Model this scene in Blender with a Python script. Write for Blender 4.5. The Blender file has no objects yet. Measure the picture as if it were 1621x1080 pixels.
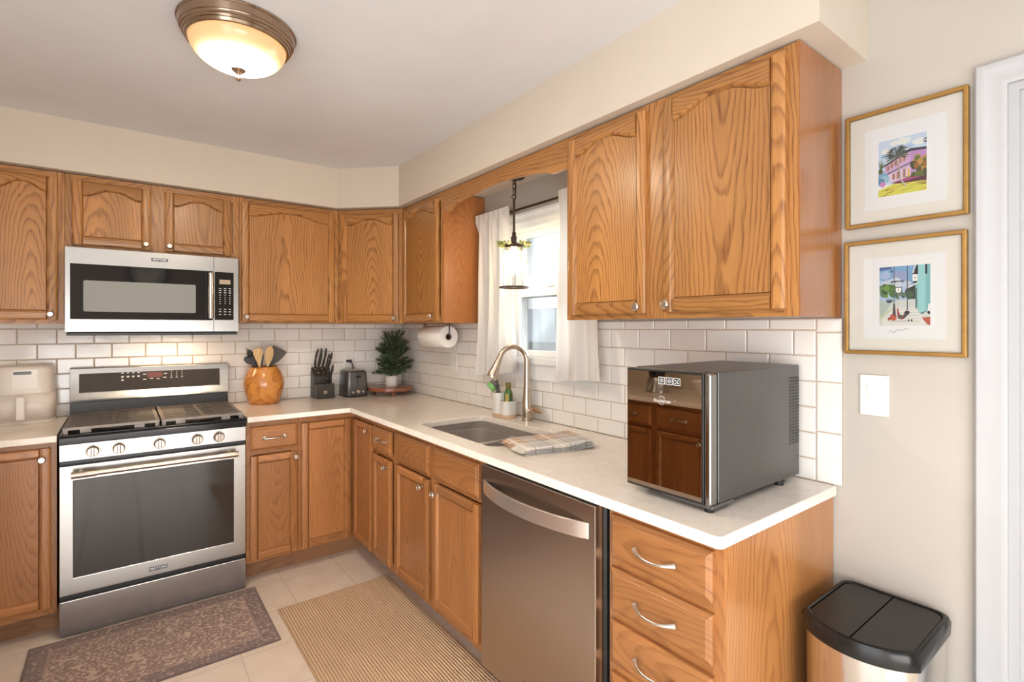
import bpy, bmesh, math, random
from mathutils import Vector, Matrix
random.seed(7)
PI = math.pi
S = bpy.context.scene
C = S.collection

# ------------------------------------------------------------------ camera, world, lights, exposure
cam = bpy.data.cameras.new('camera'); cam_o = bpy.data.objects.new('camera', cam); C.objects.link(cam_o)
cam.sensor_width = 36.0
cam.lens = 36.0 * 811.05 / 1621.0
cam.shift_y = -20.93 / 1621.0
cam.clip_start = 0.02; cam.clip_end = 200
cam_o.location = (-1.7373, -3.6906, 1.3948)
cam_o.rotation_euler = (math.radians(90.0), 0, math.radians(-37.2175))
S.camera = cam_o

S.view_settings.view_transform = 'Standard'
S.view_settings.look = 'None'
S.view_settings.exposure = 0.42
S.view_settings.gamma = 1.0
S.view_settings.use_curve_mapping = False
S.cycles.max_bounces = 8
S.cycles.diffuse_bounces = 5
S.cycles.glossy_bounces = 4
S.cycles.transmission_bounces = 6
S.cycles.transparent_max_bounces = 8
S.cycles.sample_clamp_indirect = 6.0
S.cycles.caustics_reflective = False
S.cycles.caustics_refractive = False

w = bpy.data.worlds.new('world'); S.world = w; w.use_nodes = True
bgn = w.node_tree.nodes['Background']
bgn.inputs[0].default_value = (0.93, 0.97, 1.0, 1); bgn.inputs[1].default_value = 3.6

def area(name, loc, rot, sx, sy, e, col):
    l = bpy.data.lights.new(name, 'AREA'); l.shape = 'RECTANGLE'; l.size = sx; l.size_y = sy
    l.energy = e; l.color = col
    o = bpy.data.objects.new(name, l); C.objects.link(o); o.location = loc; o.rotation_euler = rot
    return o
# added unseen fill lights: rear, left, ceiling; then microwave lamp and sink window daylight
area('rear_fill_light', (-1.75, -5.22, .70), (PI/2, 0, 0), 1.8, 1.0, 27, (1.0, 0.96, 0.91))  # added fill from behind the camera, set in the invented low window
area('left_fill_light', (-2.80, -4.1, 1.15), (PI/2, 0, -PI/2), 1.5, 1.9, 4, (1.0, 0.96, 0.91))  # added side fill from out of view
area('ceiling_fill_light', (-1.45, -4.25, 2.33), (math.radians(-14), 0, 0), 1.7, 1.0, 9, (1.0, 0.93, 0.84))  # added overhead fill under an invented fixture
area('microwave_task_light', (-1.50, -.21, 1.352), (0, 0, 0), .30, .08, 1.2, (1.0, 0.70, 0.42))
area('sink_window_daylight', (0.16, -1.68, 1.60), (PI/2, 0, PI/2), 0.6, 0.8, 5, (0.95, 0.98, 1.0))

# ------------------------------------------------------------------ node helpers
def lin(r, g, b):
    f = lambda c: (c/255/12.92) if c/255 <= 0.04045 else ((c/255+0.055)/1.055)**2.4
    return (f(r), f(g), f(b), 1)
class NT:
    def __init__(s, name):
        m = bpy.data.materials.new(name); m.use_nodes = True
        s.m = m; s.t = m.node_tree; s.n = s.t.nodes
        s.b = s.n['Principled BSDF']; s.out = s.n['Material Output']
    def node(s, typ, **kw):
        n = s.n.new(typ)
        for k, v in kw.items(): setattr(n, k, v)
        return n
    def link(s, a, b): s.t.links.new(a, b)
    def val(s, sock, v):
        if hasattr(v, 'is_output'): s.link(v, sock)
        else: sock.default_value = v
    def math(s, op, a, b=0.0, c=0.0):
        n = s.node('ShaderNodeMath', operation=op)
        s.val(n.inputs[0], a); s.val(n.inputs[1], b); s.val(n.inputs[2], c)
        return n.outputs[0]
    def coord(s, kind='Object'): return s.node('ShaderNodeTexCoord').outputs[kind]
    def sep(s, v):
        n = s.node('ShaderNodeSeparateXYZ'); s.link(v, n.inputs[0]); return n.outputs
    def comb(s, x, y, z):
        n = s.node('ShaderNodeCombineXYZ')
        for i, q in enumerate((x, y, z)): s.val(n.inputs[i], q)
        return n.outputs[0]
    def noise(s, vec, scale=5, detail=2, rough=0.5, dist=0.0):
        n = s.node('ShaderNodeTexNoise')
        if vec is not None: s.link(vec, n.inputs['Vector'])
        n.inputs['Scale'].default_value = scale; n.inputs['Detail'].default_value = detail
        n.inputs['Roughness'].default_value = rough; n.inputs['Distortion'].default_value = dist
        return n.outputs['Fac']
    def voro(s, vec, scale=5, out='Distance', feature='F1'):
        n = s.node('ShaderNodeTexVoronoi', feature=feature)
        if vec is not None: s.link(vec, n.inputs['Vector'])
        n.inputs['Scale'].default_value = scale
        return n.outputs[out]
    def ramp(s, fac, stops, interp='LINEAR'):
        n = s.node('ShaderNodeValToRGB'); s.link(fac, n.inputs[0]); r = n.color_ramp; r.interpolation = interp
        while len(r.elements) > 1: r.elements.remove(r.elements[0])
        r.elements[0].position = stops[0][0]; r.elements[0].color = stops[0][1]
        for p, c in stops[1:]:
            e = r.elements.new(p); e.color = c
        return n.outputs[0]
    def mix(s, fac, a, b, mode='MIX'):
        n = s.node('ShaderNodeMix', data_type='RGBA', blend_type=mode)
        s.val(n.inputs[0], fac); s.val(n.inputs[6], a); s.val(n.inputs[7], b)
        return n.outputs[2]
    def bump(s, h, strength=0.2, dist=0.01):
        n = s.node('ShaderNodeBump'); n.inputs['Strength'].default_value = strength; n.inputs['Distance'].default_value = dist
        s.link(h, n.inputs['Height']); s.link(n.outputs[0], s.b.inputs['Normal'])
    def set(s, **kw):
        nm = dict(col='Base Color', rough='Roughness', metal='Metallic', coat='Coat Weight', coatr='Coat Roughness',
                  trans='Transmission Weight', ior='IOR', emit='Emission Color', es='Emission Strength', spec='Specular IOR Level',
                  aniso='Anisotropic', alpha='Alpha', sheen='Sheen Weight', sub='Subsurface Weight')
        for k, v in kw.items(): s.val(s.b.inputs[nm[k]], v)
        return s
def plain(name, col, rough=0.5, metal=0.0, var=0.06, scale=6.0, bump=0.0, **kw):
    """a plain material with a faint procedural mottling"""
    q = NT(name)
    if len(col) == 3: col = (*col, 1)
    nz = q.noise(q.coord(), scale, 3)
    a = tuple(c*(1-var) for c in col[:3])+(1,); b = tuple(min(1, c*(1+var)) for c in col[:3])+(1,)
    q.set(col=q.ramp(nz, [(0.3, a), (0.7, b)]), rough=rough, metal=metal, **kw)
    if bump: q.bump(q.noise(q.coord(), 180, 2), bump, 0.002)
    return q.m
def flat(name, col, rough=0.5, **kw):
    q = NT(name); q.set(col=(*col[:3], 1), rough=rough, **kw); return q.m

def oak(name, axis, light, dark, rough=0.36, coat=0.25, fig=1.0, freq=92.0):
    """oak with growth rings cut at a slant (cathedral figure) and fine pores; grain runs along `axis` of the object"""
    q = NT(name)
    x, y, z = q.sep(q.coord())
    g = {'x': x, 'y': y, 'z': z}[axis]
    o1, o2 = {'x': (y, z), 'y': (x, z), 'z': (x, y)}[axis]
    h = q.math('ADD', o1, o2)
    rnd = q.node('ShaderNodeObjectInfo').outputs['Random']
    r2 = q.math('FRACT', q.math('MULTIPLY', rnd, 37.7))
    r3 = q.math('FRACT', q.math('MULTIPLY', rnd, 91.3))
    off = q.math('MULTIPLY', rnd, 40.0)
    gg = q.math('ADD', g, off)
    warp = q.noise(q.comb(q.math('MULTIPLY', h, 5.0), off, q.math('MULTIPLY', gg, 1.6)), 1.0, 3, 0.55)
    warp2 = q.noise(q.comb(q.math('MULTIPLY', h, 34.0), off, q.math('MULTIPLY', gg, 9.0)), 1.0, 2)
    hh = q.math('ADD', h, q.math('MULTIPLY', q.math('SUBTRACT', r2, 0.5), 0.16))
    tilt = q.math('MULTIPLY', q.math('SUBTRACT', r3, 0.5), 0.34)
    dep = q.math('ADD', q.math('MULTIPLY', g, tilt), q.math('ADD', 0.045, q.math('MULTIPLY', r2, 0.05)))
    rad = q.math('SQRT', q.math('ADD', q.math('MULTIPLY', hh, hh), q.math('MULTIPLY', dep, dep)))
    rad = q.math('ADD', rad, q.math('MULTIPLY', warp, 0.070))
    rad = q.math('ADD', rad, q.math('MULTIPLY', warp2, 0.0045))
    s = q.math('FRACT', q.math('MULTIPLY', rad, freq))
    ring = q.ramp(s, [(0.0, (0, 0, 0, 1)), (0.50, (0.10, 0.10, 0.10, 1)), (0.80, (1, 1, 1, 1)), (0.90, (0.9, 0.9, 0.9, 1)), (1.0, (0, 0, 0, 1))])
    pore = q.noise(q.comb(q.math('MULTIPLY', h, 420.0), off, q.math('MULTIPLY', gg, 9.0)), 1.0, 2, 0.6)
    porem = q.ramp(pore, [(0.36, (1, 1, 1, 1)), (0.52, (0, 0, 0, 1))])
    tone = q.noise(q.comb(q.math('MULTIPLY', h, 9.0), off, q.math('MULTIPLY', gg, 0.8)), 1.0, 2)
    base = q.mix(q.ramp(tone, [(0.3, (0, 0, 0, 1)), (0.7, (1, 1, 1, 1))]), tuple(c*0.84 for c in light[:3])+(1,), tuple(min(1, c*1.12) for c in light[:3])+(1,))
    k = q.math('MULTIPLY', ring, q.math('MULTIPLY', fig, q.math('ADD', 0.42, q.math('MULTIPLY', porem, 0.50))))
    col = q.mix(k, base, dark)
    col = q.mix(q.math('MULTIPLY', porem, 0.16), col, dark)
    hsv = q.node('ShaderNodeHueSaturation'); q.link(col, hsv.inputs['Color'])
    q.link(q.math('ADD', 0.90, q.math('MULTIPLY', r3, 0.2)), hsv.inputs['Value'])
    q.set(col=hsv.outputs[0], rough=rough, coat=coat, coatr=0.22)
    q.bump(porem, 0.06, 0.001)
    return q.m

UL, UD = (0.46, 0.208, 0.060, 1), (0.150, 0.046, 0.010, 1)
BL_, BD = (0.42, 0.178, 0.058, 1), (0.155, 0.048, 0.013, 1)
OAK = {a: oak('oak_grain_'+a, a, UL, UD) for a in 'xz'}
OAKB = {a: oak('oak_base_grain_'+a, a, BL_, BD, fig=.62) for a in 'xz'}
OAKP = oak('oak_side_panel', 'z', (0.50, 0.215, 0.066, 1), (0.26, 0.09, 0.025, 1), rough=0.28, coat=0.5)
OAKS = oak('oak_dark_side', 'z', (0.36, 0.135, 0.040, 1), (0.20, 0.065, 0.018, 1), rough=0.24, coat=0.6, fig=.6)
TOE = oak('oak_toe_kick', 'x', (0.30, 0.145, 0.065, 1), (0.16, 0.07, 0.03, 1), rough=0.55, coat=0.0)

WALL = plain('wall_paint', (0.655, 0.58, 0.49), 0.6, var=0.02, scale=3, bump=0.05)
WALLR_SHADE = plain('wall_paint_right_shaded', (0.485, 0.445, 0.395), 0.6, var=0.02, scale=3, bump=0.05)  # same wall paint, colour darkened for the weaker light on this wall
CEIL = plain('ceiling_paint', (0.715, 0.715, 0.735), 0.75, var=0.02, scale=4, bump=0.06)
TRIMW = plain('white_trim_paint', (0.82, 0.81, 0.79), 0.3, var=0.015)
VINYL = plain('white_vinyl', (0.86, 0.86, 0.85), 0.28, var=0.015)
def mk_tile():
    q = NT('white_glazed_tile')
    nz = q.noise(q.coord(), 3.0, 2)
    q.set(col=q.ramp(nz, [(0.3, (0.80, 0.765, 0.725, 1)), (0.7, (0.86, 0.83, 0.80, 1))]), rough=0.12, spec=0.55)
    q.bump(q.noise(q.coord(), 22, 1), 0.05, 0.01)
    return q.m
TILE = mk_tile()
GROUT = plain('tan_grout', (0.50, 0.40, 0.325), 0.9, var=0.1, scale=60)
def mk_counter():
    q = NT('cream_quartz')
    c = q.coord()
    n1 = q.noise(c, 4.5, 6, 0.6, 1.2); n2 = q.noise(c, 40, 3, 0.6)
    vein = q.ramp(q.math('ABSOLUTE', q.math('SUBTRACT', n1, 0.5)), [(0.0, (1, 1, 1, 1)), (0.03, (0, 0, 0, 1))])
    base = q.ramp(n2, [(0.35, (0.85, 0.775, 0.695, 1)), (0.65, (0.895, 0.83, 0.76, 1))])
    q.set(col=q.mix(q.math('MULTIPLY', vein, 0.35), base, (0.74, 0.67, 0.59, 1)), rough=0.13, spec=0.5)
    return q.m
COUNTER = mk_counter()
def mk_floor():
    q = NT('beige_floor_tile')
    x, y, z = q.sep(q.coord())
    def line(v, off):
        f = q.math('FRACT', q.math('DIVIDE', q.math('ADD', v, off), 0.305))
        return q.math('LESS_THAN', q.math('ABSOLUTE', q.math('SUBTRACT', f, 0.5)), 0.009)
    # lines at x = -0.728 - .305k and y = -0.67 - .305k (floor object's origin is the world origin)
    gr = q.math('MAXIMUM', line(x, 0.728+0.1525), line(y, 0.67+0.1525))
    n = q.noise(q.coord(), 7, 5, 0.6, 0.4)
    base = q.ramp(n, [(0.3, (0.74, 0.63, 0.53, 1)), (0.7, (0.84, 0.745, 0.65, 1))])
    q.set(col=q.mix(gr, base, (0.66, 0.565, 0.475, 1)), rough=q.math('ADD', 0.30, q.math('MULTIPLY', gr, 0.4)))
    q.bump(q.math('SUBTRACT', 1.0, gr), 0.15, 0.002)
    return q.m
FLOOR = mk_floor()
def steel(name, col, rough, axis='x', var=0.012):
    q = NT(name)
    x, y, z = q.sep(q.coord())
    v = {'x': q.comb(q.math('MULTIPLY', x, 2.0), q.math('MULTIPLY', y, 300.0), q.math('MULTIPLY', z, 300.0)),
         'z': q.comb(q.math('MULTIPLY', x, 300.0), q.math('MULTIPLY', y, 300.0), q.math('MULTIPLY', z, 2.0))}[axis]
    n = q.noise(v, 1.0, 2)
    a = tuple(c*(1-var) for c in col)+(1,); b = tuple(c*(1+var) for c in col)+(1,)
    q.set(col=q.ramp(n, [(0.3, a), (0.7, b)]), metal=1.0, rough=rough)
    return q.m
STEEL = steel('brushed_stainless', (0.50, 0.495, 0.485), 0.27)
STEELV = steel('brushed_stainless_vertical', (0.66, 0.65, 0.63), 0.24, 'z')
DWSTEEL = steel('dark_brushed_stainless', (0.52, 0.455, 0.41), 0.30)
NICKEL = flat('satin_nickel', (0.72, 0.68, 0.62), 0.24, metal=1.0)
BNICK = flat('brushed_nickel_warm', (0.62, 0.52, 0.42), 0.24, metal=1.0)
CHROME = flat('chrome', (0.85, 0.85, 0.84), 0.08, metal=1.0)
BLKGL = flat('black_glass', (0.012, 0.012, 0.013), 0.05, spec=0.6)
DKGREY = flat('dark_grey_plastic', (0.045, 0.042, 0.04), 0.42)
BLACK = flat('black_plastic', (0.015, 0.015, 0.016), 0.32)
BLKENA = flat('black_enamel', (0.014, 0.014, 0.016), 0.10)
IRON = plain('cast_iron', (0.20, 0.17, 0.15), 0.42, var=0.2, scale=30, bump=0.1, metal=0.5)
WHITE = flat('white_print', (0.85, 0.85, 0.84), 0.5)
GOLD = plain('gold_frame', (0.37, 0.205, 0.055), 0.36, var=0.1, scale=40, metal=0.55)
MAT_ = flat('cream_mat', (0.80, 0.75, 0.66), 0.75)
MATW = flat('white_mat', (0.84, 0.83, 0.82), 0.75)
BRONZE = flat('dark_bronze', (0.055, 0.030, 0.020), 0.42, metal=0.6)
PLATE = flat('ivory_plastic', (0.80, 0.78, 0.73), 0.35)

# ------------------------------------------------------------------ mesh helpers
class MB:
    def __init__(s): s.v = []; s.f = []; s.m = []; s.k = 0
    def add(s, vs, fs):
        n = len(s.v); s.v += [Vector(p) for p in vs]
        for f in fs: s.f.append(tuple(i+n for i in f)); s.m.append(s.k)
        return s
    def mat(s, k): s.k = k; return s
    def box(s, x0, x1, y0, y1, z0, z1):
        x0, x1 = sorted((x0, x1)); y0, y1 = sorted((y0, y1)); z0, z1 = sorted((z0, z1))
        return s.add([(x0, y0, z0), (x1, y0, z0), (x1, y1, z0), (x0, y1, z0), (x0, y0, z1), (x1, y0, z1), (x1, y1, z1), (x0, y1, z1)],
                     [(3, 2, 1, 0), (4, 5, 6, 7), (0, 1, 5, 4), (1, 2, 6, 5), (2, 3, 7, 6), (3, 0, 4, 7)])
    def prism(s, pts, plane, a, b):
        """pts 2-D polygon in plane 'xy','xz','yz' extruded from a to b on the third axis"""
        def P(p, t):
            return {'xy': (p[0], p[1], t), 'xz': (p[0], t, p[1]), 'yz': (t, p[0], p[1])}[plane]
        n = len(pts); vs = [P(p, a) for p in pts]+[P(p, b) for p in pts]
        fs = [tuple(range(n)), tuple(range(2*n-1, n-1, -1))]+[(i, i+n, (i+1) % n+n, (i+1) % n) for i in range(n)]
        return s.add(vs, fs)
    def lathe(s, prof, c=(0, 0, 0), seg=24, axis='z', flip=1):
        vs = []; fs = []; n = len(prof)
        for i in range(seg):
            t = 2*PI*i/seg
            for r, z in prof:
                p = (r*math.cos(t), r*math.sin(t), z*flip)
                if axis == '-y': p = (p[0], -p[2], p[1])
                elif axis == 'x': p = (p[2], p[0], p[1])
                elif axis == 'y': p = (p[0], p[2], -p[1])
                vs.append((c[0]+p[0], c[1]+p[1], c[2]+p[2]))
        for i in range(seg):
            j = (i+1) % seg
            for k in range(n-1): fs.append((i*n+k, j*n+k, j*n+k+1, i*n+k+1))
        closed = tuple(prof[0]) == tuple(prof[-1])
        if prof[0][0] > 1e-6 and not closed: fs.append(tuple(i*n for i in range(seg-1, -1, -1)))
        if prof[-1][0] > 1e-6 and not closed: fs.append(tuple(i*n+n-1 for i in range(seg)))
        return s.add(vs, fs)
    def tube(s, path, r, seg=10, cap=True, flat=1.0):
        P = [Vector(p) for p in path]; n = len(P)
        R = r if isinstance(r, (list, tuple)) else [r]*n
        T = [(P[min(i+1, n-1)]-P[max(i-1, 0)]).normalized() for i in range(n)]
        u = T[0].orthogonal().normalized()
        vs = []; fs = []
        for i in range(n):
            u = (u-T[i]*u.dot(T[i]))
            u = u.normalized() if u.length > 1e-6 else T[i].orthogonal().normalized()
            v = T[i].cross(u)
            for k in range(seg):
                a = 2*PI*k/seg
                vs.append(P[i]+u*(R[i]*math.cos(a))+v*(R[i]*flat*math.sin(a)))
        for i in range(n-1):
            for k in range(seg):
                q = (k+1) % seg
                fs.append((i*seg+k, i*seg+q, (i+1)*seg+q, (i+1)*seg+k))
        if cap: fs += [tuple(range(seg-1, -1, -1)), tuple((n-1)*seg+k for k in range(seg))]
        return s.add(vs, fs)
    def grid(s, fn, nu, nv, wrap=False):
        vs = [fn(i/nu, j/nv) for i in range(nu+(0 if wrap else 1)) for j in range(nv+1)]
        m = nv+1; N = nu if wrap else nu+1
        fs = [(i*m+j, ((i+1) % N)*m+j, ((i+1) % N)*m+j+1, i*m+j+1) for i in range(nu) for j in range(nv)]
        return s.add(vs, fs)
    def sphere(s, c, r, seg=14, rings=8, sc=(1, 1, 1)):
        pr = []
        for i in range(rings+1):
            a = -PI/2+PI*i/rings; pr.append((r*math.cos(a) if 0 < i < rings else 0.0, r*math.sin(a)))
        n0 = len(s.v); s.lathe(pr, (0, 0, 0), seg)
        for i in range(n0, len(s.v)):
            p = s.v[i]; s.v[i] = Vector((c[0]+p[0]*sc[0], c[1]+p[1]*sc[1], c[2]+p[2]*sc[2]))
        return s
    def tf(s, M, start=0):
        for i in range(start, len(s.v)): s.v[i] = M @ s.v[i]
        return s
    def build(s, name, mats, parent=None, smooth=None, bevel=None, seg=2, solid=None, label=None, world0=False, weld=False, kind=None):
        if not isinstance(mats, (list, tuple)): mats = [mats]
        lo = [min(p[i] for p in s.v) for i in range(3)]; hi = [max(p[i] for p in s.v) for i in range(3)]
        c = Vector([(a+b)/2 for a, b in zip(lo, hi)])
        if parent is None: c.z = lo[2]
        if world0: c = Vector((0, 0, 0))
        me = bpy.data.meshes.new(name); me.from_pydata([p-c for p in s.v], [], s.f); 
        for m in mats: me.materials.append(m)
        if len(mats) > 1: me.polygons.foreach_set('material_index', s.m)
        bm = bmesh.new(); bm.from_mesh(me)
        if weld: bmesh.ops.remove_doubles(bm, verts=bm.verts, dist=1e-5)
        bmesh.ops.recalc_face_normals(bm, faces=bm.faces); bm.to_mesh(me); bm.free()
        me.update()
        if smooth is not None:
            me.polygons.foreach_set('use_smooth', [True]*len(me.polygons))
            me.set_sharp_from_angle(angle=math.radians(smooth))
        o = bpy.data.objects.new(name, me); C.objects.link(o)
        if solid:
            d = o.modifiers.new('solid', 'SOLIDIFY'); d.thickness = solid; d.offset = 0
        if bevel:
            d = o.modifiers.new('bevel', 'BEVEL'); d.width = bevel; d.segments = seg; d.limit_method = 'ANGLE'; d.angle_limit = math.radians(40)
            d.harden_normals = True
            if smooth is None:
                me.polygons.foreach_set('use_smooth', [True]*len(me.polygons)); me.set_sharp_from_angle(angle=math.radians(50))
        put(o, c, parent)
        if label: o['label'] = label
        if kind: o['kind'] = kind
        return o
ORG = {}
def put(o, c, parent):
    """c is in the thing's own frame; keeps sub-parts right under parts that have their own origin"""
    base = Vector((0, 0, 0))
    if parent is not None:
        o.parent = parent
        base = ORG.get(parent.name, Vector((0, 0, 0)))
    o.location = Vector(c)-base
    ORG[o.name] = Vector(c) if parent is not None else Vector((0, 0, 0))
    if parent is None: ORG[o.name] = Vector(c)
def thing(name, label, cat, loc=(0, 0, 0), rotz=0.0, group=None):
    o = bpy.data.objects.new(name, None); C.objects.link(o); o.empty_display_size = 0.05
    o.location = loc; o.rotation_euler = (0, 0, rotz)
    o['label'] = label; o['category'] = cat; o['kind'] = 'thing'
    if group: o['group'] = group
    ORG[o.name] = Vector((0, 0, 0))
    return o
def tag(o, label, cat, group=None):
    o['label'] = label; o['category'] = cat; o['kind'] = 'thing'
    if group: o['group'] = group
    return o
def struct(o, label=None):
    o['kind'] = 'structure'
    if label: o['label'] = label
    return o
def text_mb(mb, body, size, M, shear=0.0, bold=0.0, align='CENTER'):
    cu = bpy.data.curves.new('text', 'FONT'); cu.body = body; cu.size = size; cu.align_x = align; cu.align_y = 'CENTER'
    cu.shear = shear; cu.offset = bold; cu.resolution_u = 3
    o = bpy.data.objects.new('text', cu); C.objects.link(o)
    bpy.context.view_layer.update()
    me = bpy.data.meshes.new_from_object(o.evaluated_get(bpy.context.evaluated_depsgraph_get()))
    mb.add([M @ v.co for v in me.vertices], [tuple(p.vertices) for p in me.polygons])
    bpy.data.objects.remove(o); bpy.data.curves.remove(cu); bpy.data.meshes.remove(me)
    return mb
def face_front(cx, y, cz):            # text lying on a face that looks towards -y, reading along +x
    return Matrix.Translation((cx, y, cz)) @ Matrix.Rotation(PI/2, 4, 'X')
def rrect(x0, x1, y0, y1, r, n=5):
    out = []
    for cx, cy, a0 in ((x1-r, y1-r, 0), (x0+r, y1-r, PI/2), (x0+r, y0+r, PI), (x1-r, y0+r, 1.5*PI)):
        for i in range(n+1):
            a = a0+PI/2*i/n; out.append((cx+r*math.cos(a), cy+r*math.sin(a)))
    return out
def slab(name, outer, holes, z0, z1, mat, parent, bevel=None):
    bm = bmesh.new(); es = []
    for loop in [outer]+holes:
        vs = [bm.verts.new((p[0], p[1], z1)) for p in loop]
        es += [bm.edges.new((vs[i], vs[(i+1) % len(vs)])) for i in range(len(vs))]
    bmesh.ops.triangle_fill(bm, use_beauty=True, use_dissolve=False, edges=es)
    top = list(bm.faces)
    r = bmesh.ops.extrude_face_region(bm, geom=top)
    for e in r['geom']:
        if isinstance(e, bmesh.types.BMVert): e.co.z = z0
    bmesh.ops.recalc_face_normals(bm, faces=bm.faces)
    bmesh.ops.dissolve_limit(bm, angle_limit=0.01, verts=bm.verts, edges=bm.edges)
    me = bpy.data.meshes.new(name); bm.to_mesh(me); bm.free(); me.materials.append(mat)
    o = bpy.data.objects.new(name, me); C.objects.link(o)
    if bevel:
        d = o.modifiers.new('bevel', 'BEVEL'); d.width = bevel; d.segments = 3; d.limit_method = 'ANGLE'; d.angle_limit = math.radians(50); d.harden_normals = True
        me.polygons.foreach_set('use_smooth', [True]*len(me.polygons)); me.set_sharp_from_angle(angle=math.radians(50))
    put(o, (0, 0, 0), parent)
    return o
def smoothstep(t):
    t = max(0, min(1, t)); return t*t*(3-2*t)

# ------------------------------------------------------------------ the room
XL, YF, HC = -2.87, -5.30, 2.438
struct(MB().box(XL-.1, .15, YF-.1, .12, -.06, 0).build('floor', FLOOR, world0=True), 'beige square floor tiles with pale grout')
struct(MB().box(XL-.1, .15, YF-.1, .12, HC, HC+.08).build('ceiling', CEIL), 'plain pale grey ceiling')
struct(MB().box(XL-.1, .15, 0, .12, 0, HC).build('wall_back', WALL), 'wall behind the range')
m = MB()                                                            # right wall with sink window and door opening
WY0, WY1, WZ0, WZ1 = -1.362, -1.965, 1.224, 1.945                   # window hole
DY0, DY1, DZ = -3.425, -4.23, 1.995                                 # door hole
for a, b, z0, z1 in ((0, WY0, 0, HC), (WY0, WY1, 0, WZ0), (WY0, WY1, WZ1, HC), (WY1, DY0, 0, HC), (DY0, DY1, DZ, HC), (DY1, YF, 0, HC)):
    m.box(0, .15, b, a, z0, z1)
struct(m.build('wall_right', WALLR_SHADE), 'wall with the sink window, the framed prints and the white door')
m = MB()                                                            # left wall with a wide opening behind the camera
for a, b, z0, z1 in ((0, -3.2, 0, HC), (-3.2, -5.0, 2.3, HC), (-5.0, YF, 0, HC)):
    m.box(XL-.1, XL, b, a, z0, z1)
struct(m.build('wall_left', WALL), 'left wall with an opening to the next room')
WOODW = oak('grey_plank_wall', 'x', (0.30, 0.25, 0.215, 1), (0.15, 0.12, 0.10, 1), 0.6, 0.0)
m = MB()
FX0, FX1, FZ0, FZ1 = -2.7, -0.8, 0.12, 1.27  # added low window opening, placed for the rear fill light
m.box(XL, 0, YF-.1, YF, 0, FZ0).box(XL, 0, YF-.1, YF, FZ1, HC).box(XL, FX0, YF-.1, YF, FZ0, FZ1).box(FX1, 0, YF-.1, YF, FZ0, FZ1)
struct(m.build('wall_front', WOODW), 'grey plank wall behind the viewer over an added low wide window')
m = MB()
m.box(FX0, FX1, YF-.06, YF+.02, FZ0, FZ0+.05).box(FX0, FX1, YF-.06, YF+.02, FZ1-.05, FZ1)
for x in (FX0, (FX0+FX1)/2-.03, FX1-.05): m.box(x, x+.05, YF-.06, YF+.02, FZ0+.05, FZ1-.05)
struct(m.build('window_2_added', VINYL), 'added low wide window behind the viewer for the rear fill light')
# soffit over the cabinets, with the clipped corner
SB = 2.180
struct(MB().prism([(XL, 0), (XL, -.32), (-.617, -.32), (-.32, -.617), (-.32, -3.123), (0, -3.123), (0, 0)], 'xy', SB, HC).build('trim_1', WALL), 'boxed soffit above the wall cabinets')

# subway tile: every tile a glazed pillow on a grout bed, in one mesh per wall
def tile_wall(name, axis, rects, odd0, even0, extra=()):
    """axis 'x': tiles on y=0 wall, u=x; axis 'y': on x=0 wall, u=y. joints at odd0/even0 - .156k"""
    g = MB(); P = lambda u, d, z: (u, -d, z) if axis == 'x' else (-d, u, z)
    def tile(u0, u1, z0, z1):
        if u1-u0 < .012 or z1-z0 < .010: return
        e = .0017; u0 += e; u1 -= e; z0 += e; z1 -= e; b = .0032; t = .0088
        j = [random.uniform(-.00035, .00035) for _ in range(3)]
        D = lambda u, z: t+j[0]+j[1]*(u-u0)/(u1-u0)+j[2]*(z-z0)/(z1-z0)
        o = [P(u0, .003, z0), P(u1, .003, z0), P(u1, .003, z1), P(u0, .003, z1)]
        md = [P(u0, t-.0022, z0), P(u1, t-.0022, z0), P(u1, t-.0022, z1), P(u0, t-.0022, z1)]
        tp = [P(u, D(u, z), z) for u, z in ((u0+b, z0+b), (u1-b, z0+b), (u1-b, z1-b), (u0+b, z1-b))]
        fs = [(8, 9, 10, 11)]+[(i, (i+1) % 4, (i+1) % 4+4, i+4) for i in range(4)]+[(i+4, (i+1) % 4+4, (i+1) % 4+8, i+8) for i in range(4)]
        g.mat(0).add(o+md+tp, fs)
    for (u0, u1, z0, z1) in rects:                                   # u0 < u1
        for row in range(-1, 8):
            a, b = .902+.0811*row, .902+.0811*(row+1)
            za, zb = max(a, z0), min(b, z1)
            if zb <= za: continue
            j0 = even0 if row % 2 == 0 else odd0
            k = 0
            u = j0+.156*4
            while u > u0:
                tile(max(u-.156, u0), min(u, u1), za, zb) if u > u0 and u-.156 < u1 else None
                u -= .156
        g.mat(1)
        p, q = P(u0, 0, z0), P(u1, .0068, z1); g.box(p[0], q[0], p[1], q[1], z0, z1)
    for (u0, u1, z0, z1) in extra:
        tile(u0, u1, z0, z1); g.mat(1); p, q = P(u0, 0, z0), P(u1, .0068, z1); g.box(p[0], q[0], p[1], q[1], z0, z1)
    return g.build(name, [TILE, GROUT], smooth=28)
struct(tile_wall('trim_2', 'x', [(XL+.01, -.009, .9145, 1.424)], -.149, -.071), 'white subway tile backsplash behind the range')
struct(tile_wall('trim_3', 'y', [(-2.988, -.009, .9145, 1.1453), (-1.300, -.009, 1.1453, 1.424), (-2.988, -2.028, 1.1453, 1.424)], -.112, -.190,
          extra=[(-3.062, -2.988, .9145, 1.071), (-3.062, -2.988, 1.071, 1.227), (-3.062, -2.988, 1.227, 1.381), (-3.062, -2.988, 1.381, 1.424)]),
       'white subway tile backsplash beside the sink window, ended by upright tiles')

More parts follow.
